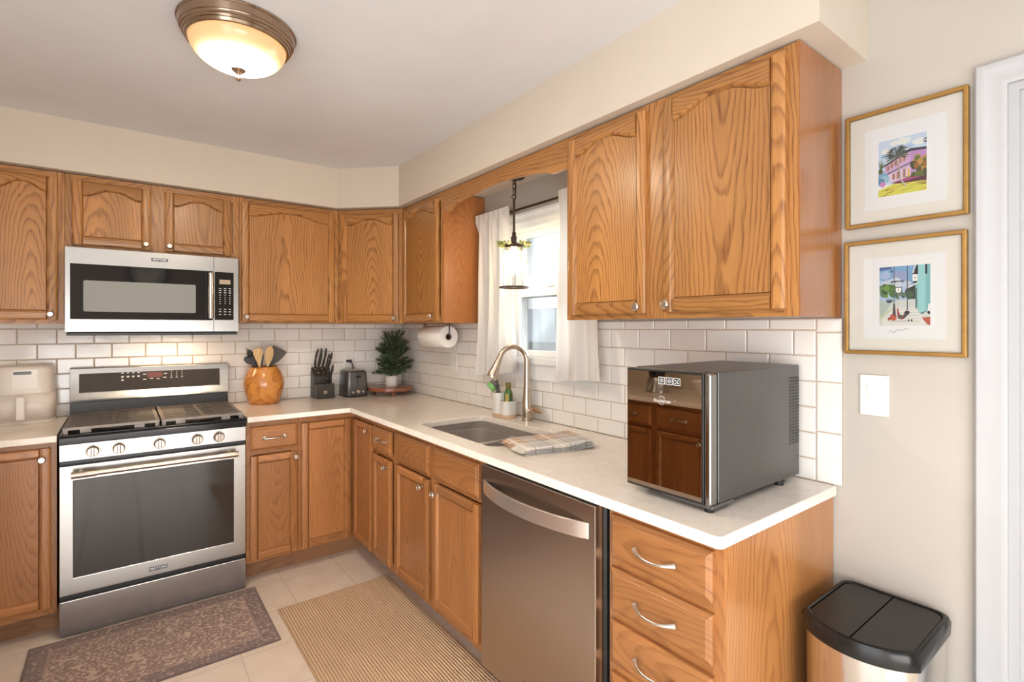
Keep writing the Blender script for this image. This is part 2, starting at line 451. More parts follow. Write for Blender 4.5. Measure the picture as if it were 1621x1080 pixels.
# sink window: casing, sashes, glass
def casing(m, y0, y1, za, z1, prof):
    """mitred three-sided moulding on the x=0 wall around an opening y1..y0 up to z1; prof = (distance from the opening, depth)"""
    vs = []; n = len(prof)
    for k in range(4):
        for o, d in prof: vs.append([(-d, y0+o, za), (-d, y0+o, z1+o), (-d, y1-o, z1+o), (-d, y1-o, za)][k])
    m.add(vs, [(k*n+i, k*n+i+1, (k+1)*n+i+1, (k+1)*n+i) for k in range(3) for i in range(n-1)]+[tuple(range(n)), tuple(3*n+i for i in range(n))])
def sink_window():
    m = MB()
    c = .075                                                        # casing with stepped mouldings
    y0, y1, z0, z1 = WY0, WY1, WZ0, WZ1
    casing(m, y0, y1, z0-.018, z1, [(0, .0003), (0, .012), (.004, .015), (.012, .016), (.014, .022), (.026, .023), (.030, .017), (.050, .018), (.054, .024), (.070, .025), (.075, .021), (.075, .0003)])
    m.box(-.034, .03, y1-.05, y0+.05, z0-.018, z0+.014)             # stool
    m.box(-.0155, 0, y1-c, y0+c, z0-.080, z0-.018).box(-.024, 0, y1-c-.001, y0+c+.001, z0-.10, z0-.0795)
    for yy in (y0, y1+.012): m.box(0, .13, yy-.012, yy, z0, z1)     # jamb liner
    m.box(.0005, .13, y1+.012, y0-.012, z1-.012, z1).box(.03, .13, y1+.012, y0-.012, z0, z0+.014)
    w = struct(m.build('window_1', TRIMW, smooth=35), 'white double-hung window over the sink')
    def sash(nm, x0, x1, za, zb, bt, tp, st=.052):
        q = MB(); ya, yb = y0-.012, y1+.012
        q.box(x0, x1, ya-st, ya, za, zb).box(x0, x1, yb, yb+st, za, zb).box(x0, x1, yb+st, ya-st, za, za+bt).box(x0, x1, yb+st, ya-st, zb-tp, zb)
        f = q.build(nm, VINYL, w, bevel=.003)
        MB().box((x0+x1)/2-.002, (x0+x1)/2+.002, yb+st, ya-st, za+bt, zb-tp).build('pane', GLASS, f)
    sash('lower_sash', .035, .065, z0+.014, 1.611, .035, .046)
    sash('upper_sash', .068, .096, 1.560, z1-.012, .045, .035)
    MB().box(.025, .05, -1.72, -1.66, 1.611, 1.622).build('sash_lock', VINYL, w, bevel=.002)
q = NT('window_glass'); q.n.remove(q.b)
tr = q.node('ShaderNodeBsdfTransparent'); gl = q.node('ShaderNodeBsdfGlossy'); gl.inputs['Roughness'].default_value = 0.02
fr = q.node('ShaderNodeFresnel'); fr.inputs[0].default_value = 1.45
nzv = q.noise(q.coord(), 3, 2); tr.inputs[0].default_value = (0.96, 0.98, 0.98, 1)
mx = q.node('ShaderNodeMixShader'); q.link(q.math('MULTIPLY', fr.outputs[0], q.math('ADD', .8, q.math('MULTIPLY', nzv, .2))), mx.inputs[0])
q.link(tr.outputs[0], mx.inputs[1]); q.link(gl.outputs[0], mx.inputs[2]); q.link(mx.outputs[0], q.out.inputs[0])
GLASS = q.m
sink_window()

# white door at the right edge of the view
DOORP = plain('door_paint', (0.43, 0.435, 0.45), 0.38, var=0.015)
def white_door():
    m = MB(); c = .06
    casing(m, DY0, DY1, 0, DZ, [(0, .0003), (0, .010), (.004, .0125), (.012, .0135), (.040, .0150), (.048, .0185), (.056, .0190), (.060, .016), (.060, .0003)])
    m.box(0, .12, DY0-.02, DY0, 0, DZ).box(0, .12, DY1, DY1+.02, 0, DZ).box(0, .12, DY1+.02, DY0-.02, DZ-.02, DZ)
    m.box(.010, .022, DY0-.032, DY0-.02, 0, DZ-.02).box(.010, .022, DY1+.02, DY1+.032, 0, DZ-.02)
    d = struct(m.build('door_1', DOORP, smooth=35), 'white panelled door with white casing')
    q = MB(); ya, yb = DY0-.022, DY1+.022
    q.box(.032, .07, yb, ya, .008, DZ-.022)
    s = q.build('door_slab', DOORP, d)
    for za, zb in ((.25, .95), (1.12, 1.85)):
        for pa, pb in ((ya-.12, (ya+yb)/2+.05), ((ya+yb)/2-.05, yb+.12)):
            MB().prism([(pa, za), (pb, za), (pb, zb), (pa, zb)], 'yz', .026, .033).build('door_panel', DOORP, s, bevel=.005)
white_door()
def bb(nm, x0, x1, y0, y1): struct(MB().box(x0, x1, y0, y1, 0, .09).build(nm, TRIMW, bevel=.004), 'white baseboard')
bb('baseboard_right', -.014, 0, -3.362, -3.062); bb('baseboard_left', XL, XL+.014, -3.2, -2.36)

# ------------------------------------------------------------------ cabinets
def knob(x, y, z, parent):
    MB().lathe([(0.0055, 0), (0.0055, .010), (.009, .014), (.0145, .018), (.0150, .022), (.0115, .026), (.0108, .0245), (0, .0245)], (x, y, z), 20, '-y').build('knob', NICKEL, parent, smooth=40)
def bar_pull(x, y, z, parent, L=.105):
    m = MB()
    for sgn in (-1, 1):
        m.lathe([(.011, 0), (.011, .006), (.006, .009), (.005, .022), (0, .024)], (x+sgn*L/2, y, z), 14, '-y')
    m.tube([(x-L/2, y-.018, z), (x-L/4, y-.026, z), (x, y-.028, z), (x+L/4, y-.026, z), (x+L/2, y-.018, z)], [.0045, .0042, .004, .0042, .0045], 10)
    m.build('pull_handle', NICKEL, parent, smooth=50)
def spoon_pull(x, y, z, parent, L=.125):
    p = []; r = []
    for i in range(15):
        t = i/14*2-1; p.append((x+t*L/2, y-.004-.026*(1-abs(t)**2.6), z-.006*(1-t*t))); r.append(.0042+.0045*abs(t)**4)
    MB().tube(p, r, 10, True, .8).build('pull_handle', NICKEL, parent, smooth=60)
def frame_profile(sw):     # (distance from outer edge, height above the back)
    return [(0, 0), (0, .015), (.0035, .0185), (.008, .020), (sw-.011, .020), (sw-.0075, .0175), (sw-.006, .0175), (sw, .0095), (sw, 0)]
def door(cab, x0, x1, z0, z1, y0, arch=0.0, kn=None, M=OAK, sw=.042, rb=.046, rt=None):
    """framed door, front towards -y, back at y0; arch raises the middle of the top rail's lower edge"""
    rt = rt or rb
    pr = frame_profile(sw)
    xa, xb = x0+sw, x1-sw
    gp = .0016
    top = [(xa+gp+(xb-xa-2*gp)*i/30, z1-rt-gp-(arch*(1-smoothstep((1-abs(i/15-1)-.06)/.80)) if arch else 0)) for i in range(30, -1, -1)] if arch else [(xb-gp, z1-rt-gp), (xa+gp, z1-rt-gp)]
    D = MB().prism([(xa+gp, z0+rb+gp), (xb-gp, z0+rb+gp)]+top, 'xz', y0-.0100, y0-.003).build('door', M['z'], cab)
    for side in (0, 1):
        vs = []; d = MB()
        for z in (z0, z1):
            for s, h in pr: vs.append(((x0+s) if side == 0 else (x1-s), y0-h, z))
        n = len(pr)
        d.add(vs, [(i, i+1, i+1+n, i+n) for i in range(n-1)]+[tuple(range(n)), tuple(range(2*n-1, n-1, -1)), (n-1, 0, n, 2*n-1)])
        d.build('stile', M['z'], D, smooth=35)
    def rail(top):
        m = MB(); pw = frame_profile(rb if not top else rt); n = len(pw); N = 22 if (top and arch) else 1
        vs = []; W = rt if top else rb
        for i in range(N+1):
            t = i/N; x = xa+(xb-xa)*t; sft = 0
            if top and arch:
                u = abs(t*2-1); sft = -arch*(1-smoothstep((1-u-.06)/.80))
            for s, h in pw:
                e = sft*smoothstep(max(0, (s-.012)/max(W-.023, 1e-4)))
                vs.append((x, y0-h, (z1-s+e) if top else (z0+s)))
        fs = []
        for i in range(N):
            fs += [(i*n+k, i*n+k+1, (i+1)*n+k+1, (i+1)*n+k) for k in range(n-1)]+[(i*n+n-1, i*n, (i+1)*n, (i+1)*n+n-1)]
        fs += [tuple(range(n)), tuple(N*n+k for k in range(n))]
        m.add(vs, fs).build('rail', M['x'], D, smooth=35)
    rail(True); rail(False)
    if kn: knob(kn[0], y0-.0195, kn[1], D)
    return D
def drawer(cab, x0, x1, z0, z1, y0, pull=None, M=OAKB, bev=.012):
    m = MB(); b = bev
    lv = [(0, 0), (0, .012), (.003, .0145), (b, .018), (b+.002, .020)]
    vs = []
    for s, h in lv: vs += [(x0+s, y0-h, z0+s), (x1-s, y0-h, z0+s), (x1-s, y0-h, z1-s), (x0+s, y0-h, z1-s)]
    fs = [(3, 2, 1, 0), tuple(len(lv)*4-4+i for i in range(4))]
    for k in range(len(lv)-1): fs += [(k*4+i, k*4+(i+1) % 4, k*4+4+(i+1) % 4, k*4+4+i) for i in range(4)]
    D = m.add(vs, fs).build('drawer', M['x'], cab, smooth=20)
    if pull == 'bar': bar_pull((x0+x1)/2, y0-.0195, (z0+z1)/2, D)
    if pull == 'spoon': spoon_pull((x0+x1)/2, y0-.0195, (z0+z1)/2-.004, D)
    return D
def face(cab, x0, x1, z0, z1, y0, stiles, rails, M, th=.019):
    """face frame: full-height stiles (x0,x1) and rails (z0,z1) between them; y0 is its front"""
    for a, b in stiles: MB().box(a, b, y0, y0+th, z0, z1).build('stile', M['z'], cab, bevel=.001, seg=1)
    inner = sorted(stiles)
    for k in range(len(inner)-1):
        for a, b in rails: MB().box(inner[k][1], inner[k+1][0], y0+.0004, y0+th, a, b).build('rail', M['x'], cab, bevel=.001, seg=1)
def base_cab(label, loc, rotz, W, stiles, doors=(), drawers=(), kick=True, hollow=False, cat='cabinet', group='oak base cabinets', rails=None, zt=.884, zb=.112, endp=False):
    cab = thing('base_cabinet', label, cat, loc, rotz, group)
    yf = -.61
    if hollow: MB().box(.001, .016, yf+.019, -.012, zb, zt-.002).box(W-.016, W-.001, yf+.019, -.012, zb, zt-.002).box(.0161, W-.0161, yf+.019, -.012, zb, zb+.018).box(.0161, W-.0161, -.022, -.012, zb+.0181, zt-.1).build('carcass', OAKP, cab)
    else: MB().box(.001, W-.001, yf+.019, -.012, zb, zt-.002).build('carcass', OAKP, cab)
    face(cab, 0, W, zb, zt-.001, yf, stiles, rails or [(zb, zb+.045), (.70, .73), (.848, zt-.001)], OAKB)
    if kick: MB().box(0, W, -.508, -.49, 0, zb).build('toe_kick', TOE, cab)
    MB().box(.002, W-.002, -.49, -.02, 0.0, zb).build('plinth', TOE, cab)
    for d in doors: door(cab, d[0], d[1], d[2], d[3], yf, 0, d[4], OAKB, .040, .042)
    for d in drawers: drawer(cab, d[0], d[1], d[2], d[3], yf, d[4])
    return cab
# back wall: left of the range / right of the range (local x = world x - loc.x)
R90 = -PI/2
base_cab('oak base cabinet left of the range, one tall door', (-2.262, 0, 0), 0, .288, [(0, .03), (.258, .288)],
         doors=[(.015, .268, .148, .858, (.240, .812))], rails=[(.112, .155), (.85, .883)])
base_cab('oak base cabinet right of the range, drawer over door', (-1.207, 0, 0), 0, .272, [(0, .035), (.232, .272)],
         doors=[(.018, .263, .130, .694, (.248, .667))], drawers=[(.020, .264, .724, .852, 'bar')])
# corner unit: carcass along both walls, two leaves that meet in the inner corner
def corner_base():
    cab = thing('corner_base_cabinet', 'oak corner base cabinet with two narrow leaf doors meeting at a right angle', 'cabinet', (0, 0, 0), 0, 'oak base cabinets')
    MB().prism([(-.934, -.012), (-.934, -.60), (-.60, -.60), (-.60, -.934), (-.012, -.934), (-.012, -.012)], 'xy', .112, .882).build('carcass', OAKP, cab)
    MB().box(-.934, -.60, -.612, -.60, .852, .8835).build('rail', OAKB['x'], cab)
    MB().box(-.612, -.60, -.934, -.612, .852, .8835).build('rail', OAKBY, cab)
    MB().box(-.934, -.49, -.508, -.49, 0, .112).build('toe_kick', TOE, cab)
    MB().box(-.508, -.49, -.934, -.508, 0, .112).build('toe_kick', TOEY, cab)
    door(cab, -.921, -.636, .128, .846, -.609, 0, None, OAKB, .040, .042)
    # the other leaf faces -x: build it in a turned frame held by a hinge stile
    d0 = thing('tmp', 'tmp', 'tmp'); D = door(d0, .634, .912, .132, .846, -.609, 0, (.888, .812), OAKB, .040, .042)
    D.parent = cab; R = Matrix.Rotation(R90, 3, 'Z')
    D.location = R @ D.location; D.rotation_euler = (0, 0, R90)
    bpy.data.objects.remove(d0)
OAKBY = oak('oak_base_grain_y', 'y', BL_, BD, fig=.62); TOEY = oak('oak_toe_kick_y', 'y', (0.30, 0.145, 0.065, 1), (0.16, 0.07, 0.03, 1), 0.55, 0)
corner_base()
# right wall run: local x = -world y
base_cab('narrow oak base cabinet, small drawer over narrow door, left of the sink doors', (0, -.935, 0), R90, .300, [(0, .028), (.250, .300)],
         doors=[(.004, .238, .142, .694, (.208, .660))], drawers=[(.004, .240, .718, .850, 'bar')])
base_cab('oak sink base cabinet with a pair of doors under two false drawer fronts', (0, -1.2355, 0), R90, .806, [(0, .03), (.355, .42), (.775, .806)], hollow=True,
         doors=[(.004, .352, .144, .696, (.312, .658)), (.404, .770, .150, .696, (.388+.050, .656))],
         drawers=[(.006, .358, .716, .857, None), (.411, .772, .720, .858, None)])
b = base_cab('oak drawer base at the end of the counter, four drawers with curved pulls', (0, -2.676, 0), R90, .357, [(0, .03), (.327, .357)],
         drawers=[(.016, .334, .738, .862, 'spoon'), (.016, .334, .588, .711, 'spoon'), (.016, .334, .438, .561, 'spoon'), (.016, .334, .148, .411, 'spoon')],
         rails=[(.112, .155), (.405, .445), (.555, .595), (.705, .745), (.848, .883)])
MB().box(.3573, .3613, -.609, -.008, .02, .8835).build('end_panel', OAKP, b)

# wall cabinets
def upper(name, label, loc, rotz, W, z0, stiles, doors, depth=.28, z1=2.174, rails=None, side=None, group='oak wall cabinets', M=OAK):
    cab = thing(name, label, 'cabinet', loc, rotz, group)
    MB().box(.001, W-.001, -depth+.019, -.002, z0+.006, z1-.001).build('carcass', OAKP, cab)
    face(cab, 0, W, z0, z1, -depth, stiles, rails or [(z0, z0+.040), (z1-.045, z1)], M)
    for d in doors: door(cab, d[0], d[1], d[2], d[3], -depth, .036, d[4], M, .042, .046, .038)
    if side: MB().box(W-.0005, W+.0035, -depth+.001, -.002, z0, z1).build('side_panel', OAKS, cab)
    return cab
DZ0, DZ1 = 1.436, 2.142
upper('upper_cabinet', 'oak wall cabinet at the left edge, left of the microwave', (-2.57, 0, 0), 0, .60, 1.415, [(0, .03), (.28, .33), (.57, .60)],
      [(.010, .292, DZ0, DZ1, (.268, 1.462)), (.318, .574, DZ0, DZ1, (.549, 1.462))])
upper('upper_cabinet', 'short oak wall cabinet with two doors above the microwave', (-1.969, 0, 0), 0, .782, 1.800, [(0, .03), (.345, .425), (.75, .782)],
      [(.028, .353, 1.817, DZ1, (.331, 1.843)), (.416, .738, 1.817, DZ1, (.436, 1.843))])
upper('upper_cabinet', 'wide single-door oak wall cabinet right of the microwave', (-1.186, 0, 0), 0, .590, 1.423, [(0, .03), (.555, .590)],
      [(.010, .560, 1.434, DZ1, (.034, 1.460))])
def corner_upper():
    s = .595; cab = thing('corner_upper_cabinet', 'oak corner wall cabinet, its narrow door set diagonally', 'cabinet', (-(s+.28)/2, -(s+.28)/2, 0), -PI/4, 'oak wall cabinets')
    h = (s-.28)/math.sqrt(2)
    q = (s+.28)/2; R = Matrix.Rotation(PI/4, 2)
    pts = [R @ Vector((x+q, y+q)) for x, y in ((-.002, -.002), (-s+.001, -.002), (-s+.001, -.30), (-.30, -s+.001), (-.002, -s+.001))]
    pts = [(p[0], max(p[1], .0195)) for p in pts]
    MB().prism(pts, 'xy', 1.429, 2.173).build('carcass', OAKP, cab)
    face(cab, -h, h, 1.423, 2.174, 0, [(-h, -h+.04), (h-.04, h)], [(1.423, 1.463), (2.129, 2.174)], OAK)
    door(cab, -.198, .196, DZ0, DZ1, 0, .036, (.172, 1.459), OAK, .042, .046, .038)
corner_upper()
upper('upper_cabinet', 'narrow oak wall cabinet between the corner and the sink window', (0, -.597, 0), R90, .532, 1.422, [(0, .03), (.495, .532)],
      [(.024, .484, DZ0, DZ1, (.436, 1.464))], side=True)
upper('upper_cabinet', 'large two-door oak wall cabinet right of the sink window, above the wine cooler', (0, -2.147, 0), R90, .908, 1.426, [(0, .028), (.395, .485), (.870, .908)],
      [(.024, .408, 1.446, 2.150, (.383, 1.468)), (.480, .880, 1.448, 2.153, (.482+.022, 1.472))], side=True)
# arched valance between the two window-side cabinets
def valance():
    y0, y1 = -1.1335, -2.1465; pts = [(y0, 2.174), (y0, 2.062), (-1.185, 2.054)]
    n = 24
    for i in range(1, n):
        t = i/n; y = -1.185+(-2.045+1.185)*t; pts.append((y, 2.062+.042*math.sin(PI*t)**.8))
    pts += [(-2.045, 2.054), (y1, 2.054), (y1, 2.174)]
    m = MB().prism(pts, 'yz', -.279, -.260)
    tag(m.build('window_valance', oak('oak_grain_y', 'y', UL, UD)), 'arched oak valance bridging the cabinets above the sink window', 'valance')
valance()

# ------------------------------------------------------------------ worktops
CT0, CT1 = .884, .914
HOLE = rrect(-.553, -.165, -2.008, -1.350, .055)
t = thing('countertop', 'L-shaped cream quartz countertop around the sink', 'countertop')
outer = [(-1.2065, -.0095), (-1.2065, -.65), (-.655, -.65), (-.65, -.655)]
r = .016
for i in range(6):
    a = PI+PI/2*i/5; outer.append((-.65+r+r*math.cos(a), -3.048+r+r*math.sin(a)))
outer += [(-.0095, -3.048), (-.0095, -.0095)]
slab('slab', outer, [HOLE], CT0, CT1, COUNTER, t, .004)
t = thing('countertop', 'cream quartz countertop left of the range, under the air fryer', 'countertop')
slab('slab', [(-1.9715, -.0095), (-1.9715, -.65), (-2.215, -.65), (-2.22, -.655), (-2.22, -2.33), (XL+.01, -2.33), (XL+.01, -.0095)], [], CT0, CT1, COUNTER, t, .004)
# run on the left wall, seen only mirrored in the appliance doors
base_cab('oak base cabinet on the left wall, mirrored in the cooler door', (XL, -2.30, 0), PI/2, .82, [(0, .03), (.38, .44), (.79, .82)],
         doors=[(.02, .39, .144, .696, (.36, .66)), (.43, .80, .144, .696, (.46, .66))], drawers=[(.02, .39, .72, .855, 'bar'), (.43, .80, .72, .855, 'bar')])
base_cab('oak base cabinet on the left wall next to the corner', (XL, -1.478, 0), PI/2, .80, [(0, .03), (.37, .43), (.77, .80)],
         doors=[(.02, .38, .144, .696, (.35, .66)), (.42, .78, .144, .696, (.45, .66))], drawers=[(.02, .38, .72, .855, 'bar'), (.42, .78, .72, .855, 'bar')])

# ------------------------------------------------------------------ flat front plates with holes (xz plane, front at y0)
def plate(name, outer, holes, y0, y1, mat, parent, bevel=None, label=None):
    bm = bmesh.new(); n = len(outer)
    O = [[bm.verts.new((p[0], y, p[1])) for p in outer] for y in (y0, y1)]
    for i in range(n): bm.faces.new((O[0][i], O[0][(i+1) % n], O[1][(i+1) % n], O[1][i]))
    if holes:                                                       # one hole with as many corners as the outline
        Q = [[bm.verts.new((p[0], y, p[1])) for p in holes[0]] for y in (y0, y1)]
        for i in range(n):
            j = (i+1) % n
            bm.faces.new((Q[0][i], Q[0][j], Q[1][j], Q[1][i]))
            for k in (0, 1): bm.faces.new((O[k][i], O[k][j], Q[k][j], Q[k][i]))
    else:
        for k in (0, 1): bm.faces.new(O[k])
    bmesh.ops.recalc_face_normals(bm, faces=bm.faces)
    xs = [p[0] for p in outer]; zs = [p[1] for p in outer]
    c = Vector(((min(xs)+max(xs))/2, (y0+y1)/2, (min(zs)+max(zs))/2))
    for v in bm.verts: v.co -= c
    me = bpy.data.meshes.new(name); bm.to_mesh(me); bm.free(); me.materials.append(mat)
    o = bpy.data.objects.new(name, me); C.objects.link(o)
    if bevel:
        d = o.modifiers.new('bevel', 'BEVEL'); d.width = bevel; d.segments = 2; d.limit_method = 'ANGLE'; d.angle_limit = math.radians(40); d.harden_normals = True
        me.polygons.foreach_set('use_smooth', [True]*len(me.polygons)); me.set_sharp_from_angle(angle=math.radians(50))
    put(o, c, parent)
    if label: o['label'] = label
    return o
rect = lambda x0, x1, z0, z1: [(x0, z0), (x1, z0), (x1, z1), (x0, z1)]
def badge(parent, cx, y, cz, w, h, txt, sz):
    b = MB().box(cx-w/2, cx+w/2, y-.002, y, cz-h/2, cz+h/2).build('badge', flat('badge_slate', (.10, .11, .14), .3, metal=.5), parent, bevel=.001)
    text_mb(MB(), txt, sz, face_front(cx, y-.0024, cz), bold=.0004).build('badge_lettering', WHITE, b)

# ------------------------------------------------------------------ range
KNOBM = flat('knob_nickel', (.40, .345, .30), .27, metal=1.0)
def gas_range():
    t = thing('gas_range', 'stainless steel freestanding gas range with black cooktop', 'stove', (-1.589, 0, 0))
    W = .3755
    MB().box(-W, W, -.618, -.012, .02, .900).build('body', BLACK, t)
    dr = MB().box(-W, W, -.648, -.6185, .006, .164).build('drawer', STEEL, t, bevel=.004)
    d = plate('oven_door', rect(-W, W, .187, .772), [rect(-.326, .317, .264, .701)], -.648, -.6185, STEEL, t, .004)
    MB().box(-.326, .317, -.6455, -.626, .264, .701).build('oven_window', OVGL, d, label='dark oven window glass')
    m = MB(); zz = .738
    m.tube([(-.331, -.700, zz), (-.255, -.700, zz), (-.235, -.700, zz), (.235, -.700, zz), (.255, -.700, zz), (.331, -.700, zz)], [.0155, .0155, .0125, .0125, .0155, .0155], 16)
    for sx in (-.30, .30): m.tube([(sx, -.646, zz), (sx, -.70, zz)], .011, 12)
    m.build('oven_handle', BNICK, d, smooth=40)
    badge(d, -.010, -.648, .222, .074, .019, 'MAYTAG', .017)
    p = MB().prism([(-.6475, .793), (-.6480, .868), (-.600, .868), (-.600, .793)], 'yz', -W, W).build('control_panel', STEEL, t, bevel=.002)
    for x in (-.258, -.163, -.005, .153, .249):
        k = MB().lathe([(.0275, -.002), (.0275, .004), (.0262, .006), (.0258, .0045), (.0235, .0045), (.0215, .008), (.0205, .026), (.019, .028), (0, .028)], (x, -.6470, .829), 28, '-y').build('knob', KNOBM, p, smooth=40)
        MB().box(x-.0065, x+.0065, -.684, -.672, .829-.0215, .829+.0215).build('knob_grip', KNOBM, p, bevel=.003)
    c = MB(); c.prism([(-.655, .869), (-.655, .898), (-.645, .906), (-.060, .906), (-.060, .869)], 'yz', -W-.0015, W+.0015)
    c.box(-W-.0015, -W+.010, -.645, -.060, .905, .9115).box(W-.010, W+.0015, -.645, -.060, .905, .9115).box(-W+.010, W-.010, -.648, -.636, .905, .9115)
    ct = c.build('cooktop', BLKENA, t, bevel=.003)
    for x, y, r in ((-.185, -.47, .048), (-.185, -.22, .038), (.185, -.47, .052), (.185, -.22, .036), (0, -.345, .042)):
        b = MB().lathe([(r+.012, 0), (r+.012, .006), (r, .009), (r, .014), (0, .014)], (x, y, .9055), 24).build('burner', IRON, t, smooth=40)
        MB().lathe([(r*.8, 0), (r*.8, .004), (r*.7, .007), (0, .007)], (x, y, .919), 24).build('burner_cap', BLKENA, b, smooth=40)
    for sx in (-1, 1):
        xa, xb = (-.365, -.004) if sx < 0 else (.004, .365)
        g = MB(); zt, zb = .941, .929; y0, y1 = -.628, -.098; xm = (xa+xb)/2
        g.box(xa, xb, y0, y0+.026, zb, zt).box(xa, xb, y1-.018, y1, zb, zt).box(xa, xa+.016, y0+.026, y1-.018, zb, zt).box(xb-.016, xb, y0+.026, y1-.018, zb, zt)
        g.box(xm-.007, xm+.007, y0+.026, y1-.018, zb, zt)
        n = 14
        for i in range(1, n):
            yy = y0+.026+(y1-y0-.044)*i/n; h = .0085
            inz = -.545 < yy < -.165
            if inz and i % 2 == 0: 
                g.box(xa+.016, xm-.060, yy-h, yy+h, zb, zt).box(xm+.060, xb-.016, yy-h, yy+h, zb, zt)
            else:
                g.box(xa+.016, xm-.007, yy-h, yy+h, zb, zt).box(xm+.007, xb-.016, yy-h, yy+h, zb, zt)
        for fx in (xa+.01, xb-.01):
            for fy in (y0+.015, y1-.012): g.box(fx-.008, fx+.008, fy-.008, fy+.008, .906, zb)
        for fx in (xa+.08, xb-.08): g.box(fx-.02, fx+.02, y0+.004, y0+.018, .912, zb)
        g.build('grate', IRON, t)
    MB().prism([(-.070, .906), (-.052, .990), (-.012, .990), (-.012, .906)], 'yz', -W, W).build('backsplash_riser', BLKENA, t, bevel=.002)
    bg = MB().prism([(-.085, .998), (-.080, 1.003), (-.060, 1.172), (-.052, 1.177), (-.012, 1.177), (-.012, .998)], 'yz', -W, W).build('backguard', STEEL, t, bevel=.002)
    # display glass lies on the sloped face: y = -.080 + (z-1.003)*.1183
    Y = lambda z: -.0803+(z-1.003)*.1183
    M0 = Matrix(((1, 0, 0, 0), (0, 1, math.tan(math.atan(.1183)), 0), (0, 0, 1, 0), (0, 0, 0, 1)))
    gl = MB().prism([(Y(1.043)-.0012, 1.043), (Y(1.144)-.0012, 1.144), (Y(1.144)+.004, 1.144), (Y(1.043)+.004, 1.043)], 'yz', -.337, .329).build('display_glass', BLKG2, bg, label='black glass control display')
    ic = MB(); ra = random.Random(3)
    def mark(x, z, w, h): ic.prism([(Y(z-h/2)-.0018, z-h/2), (Y(z+h/2)-.0018, z+h/2), (Y(z+h/2)-.001, z+h/2), (Y(z-h/2)-.001, z-h/2)], 'yz', x-w/2, x+w/2)
    for x in (-.150, -.125, -.101, -.077):
        mark(x, 1.139, .010, .004); mark(x, 1.120, .013, .004); mark(x, 1.115, .008, .003)
    mark(-.150, 1.100, .010, .008)
    for x, z in ((-.048, 1.128), (-.048, 1.099), (-.016, 1.102), (.016, 1.099), (.047, 1.105), (.051, 1.127)): mark(x, z, .016, .004)
    for x in (.080, .106, .132):
        for z in (1.137, 1.125, 1.113, 1.103): mark(x, z, .004 if z > 1.11 else .010, .003)
    ic.build('display_icons', WHITE, gl)
    z0, z1 = 1.108, 1.137
    MB().prism([(Y(z0)-.002, z0), (Y(z1)-.002, z1), (Y(z1)-.001, z1), (Y(z0)-.001, z0)], 'yz', -.036, .036).build('clock_display', flat('dim_red_display', (.16, .045, .035), .3), gl)
OVGL = flat('oven_glass', (0.026, 0.022, 0.020), 0.05, spec=.55)
BLKG2 = flat('grey_black_glass', (0.045, 0.04, 0.036), 0.06, spec=0.9)
gas_range()

# ------------------------------------------------------------------ microwave
def microwave():
    t = thing('microwave', 'stainless over-the-range microwave under the short cabinet', 'microwave', (-1.584, 0, 1.36))
    x0, x1 = -.379, .379; z = lambda q: q-1.36
    MB().box(x0, x1, -.352, -.010, z(1.372), z(1.795)).build('body', DKGREY, t)
    MB().box(x0+.004, x1-.004, -.360, -.03, z(1.356), z(1.3715)).build('vent_grille', BLACK, t, bevel=.004)
    d = plate('door', rect(x0, .255, z(1.374), z(1.794)), [rect(-.360, .250, z(1.438), z(1.713))], -.374, -.3525, STEEL, t, .0012)
    w = MB().box(-.360, .250, -.3715, -.356, z(1.438), z(1.713)).build('window', BLKGL, d, label='black glass window')
    plate('window_screen', rrect(-.310, .168, z(1.476), z(1.632), .008, 4), [], -.3722, -.371, SCREEN, w)
    m = MB(); m.tube([(.236, -.412, z(1.447)), (.236, -.412, z(1.70))], .0135, 16)
    for q in (1.462, 1.686): m.box(.228, .244, -.412, -.372, z(q)-.012, z(q)+.012)
    m.build('handle', CHROME, d, smooth=40)
    badge(d, .003, -.374, z(1.757), .073, .017, 'MAYTAG', .015)
    c = plate('control_panel', rect(.2565, x1, z(1.374), z(1.794)), [rect(.2600, .354, z(1.440), z(1.711))], -.374, -.3525, STEEL, t, .0010)
    g = MB().box(.2600, .354, -.3735, -.356, z(1.440), z(1.711)).build('keypad', BLKGL, c)
    MB().box(.283, .338, -.3745, -.373, z(1.643), z(1.668)).build('clock_display', flat('amber_display', (.45, .36, .25), .35), g)
    k = MB()
    for i, x in enumerate((.286, .311, .335)):
        for zz in (1.618, 1.606, 1.594, 1.580, 1.567, 1.555, 1.543, 1.532, 1.500, 1.486, 1.470):
            ww = .012 if zz in (1.618, 1.606, 1.594, 1.500, 1.486, 1.470) else .005
            k.box(x-ww/2, x+ww/2, -.3742, -.3732, z(zz)-.0017, z(zz)+.0017)
    k.build('keypad_print', WHITE, g)
SCREEN = flat('perforated_screen', (0.30, 0.31, 0.30), 0.10, spec=1.0)
microwave()

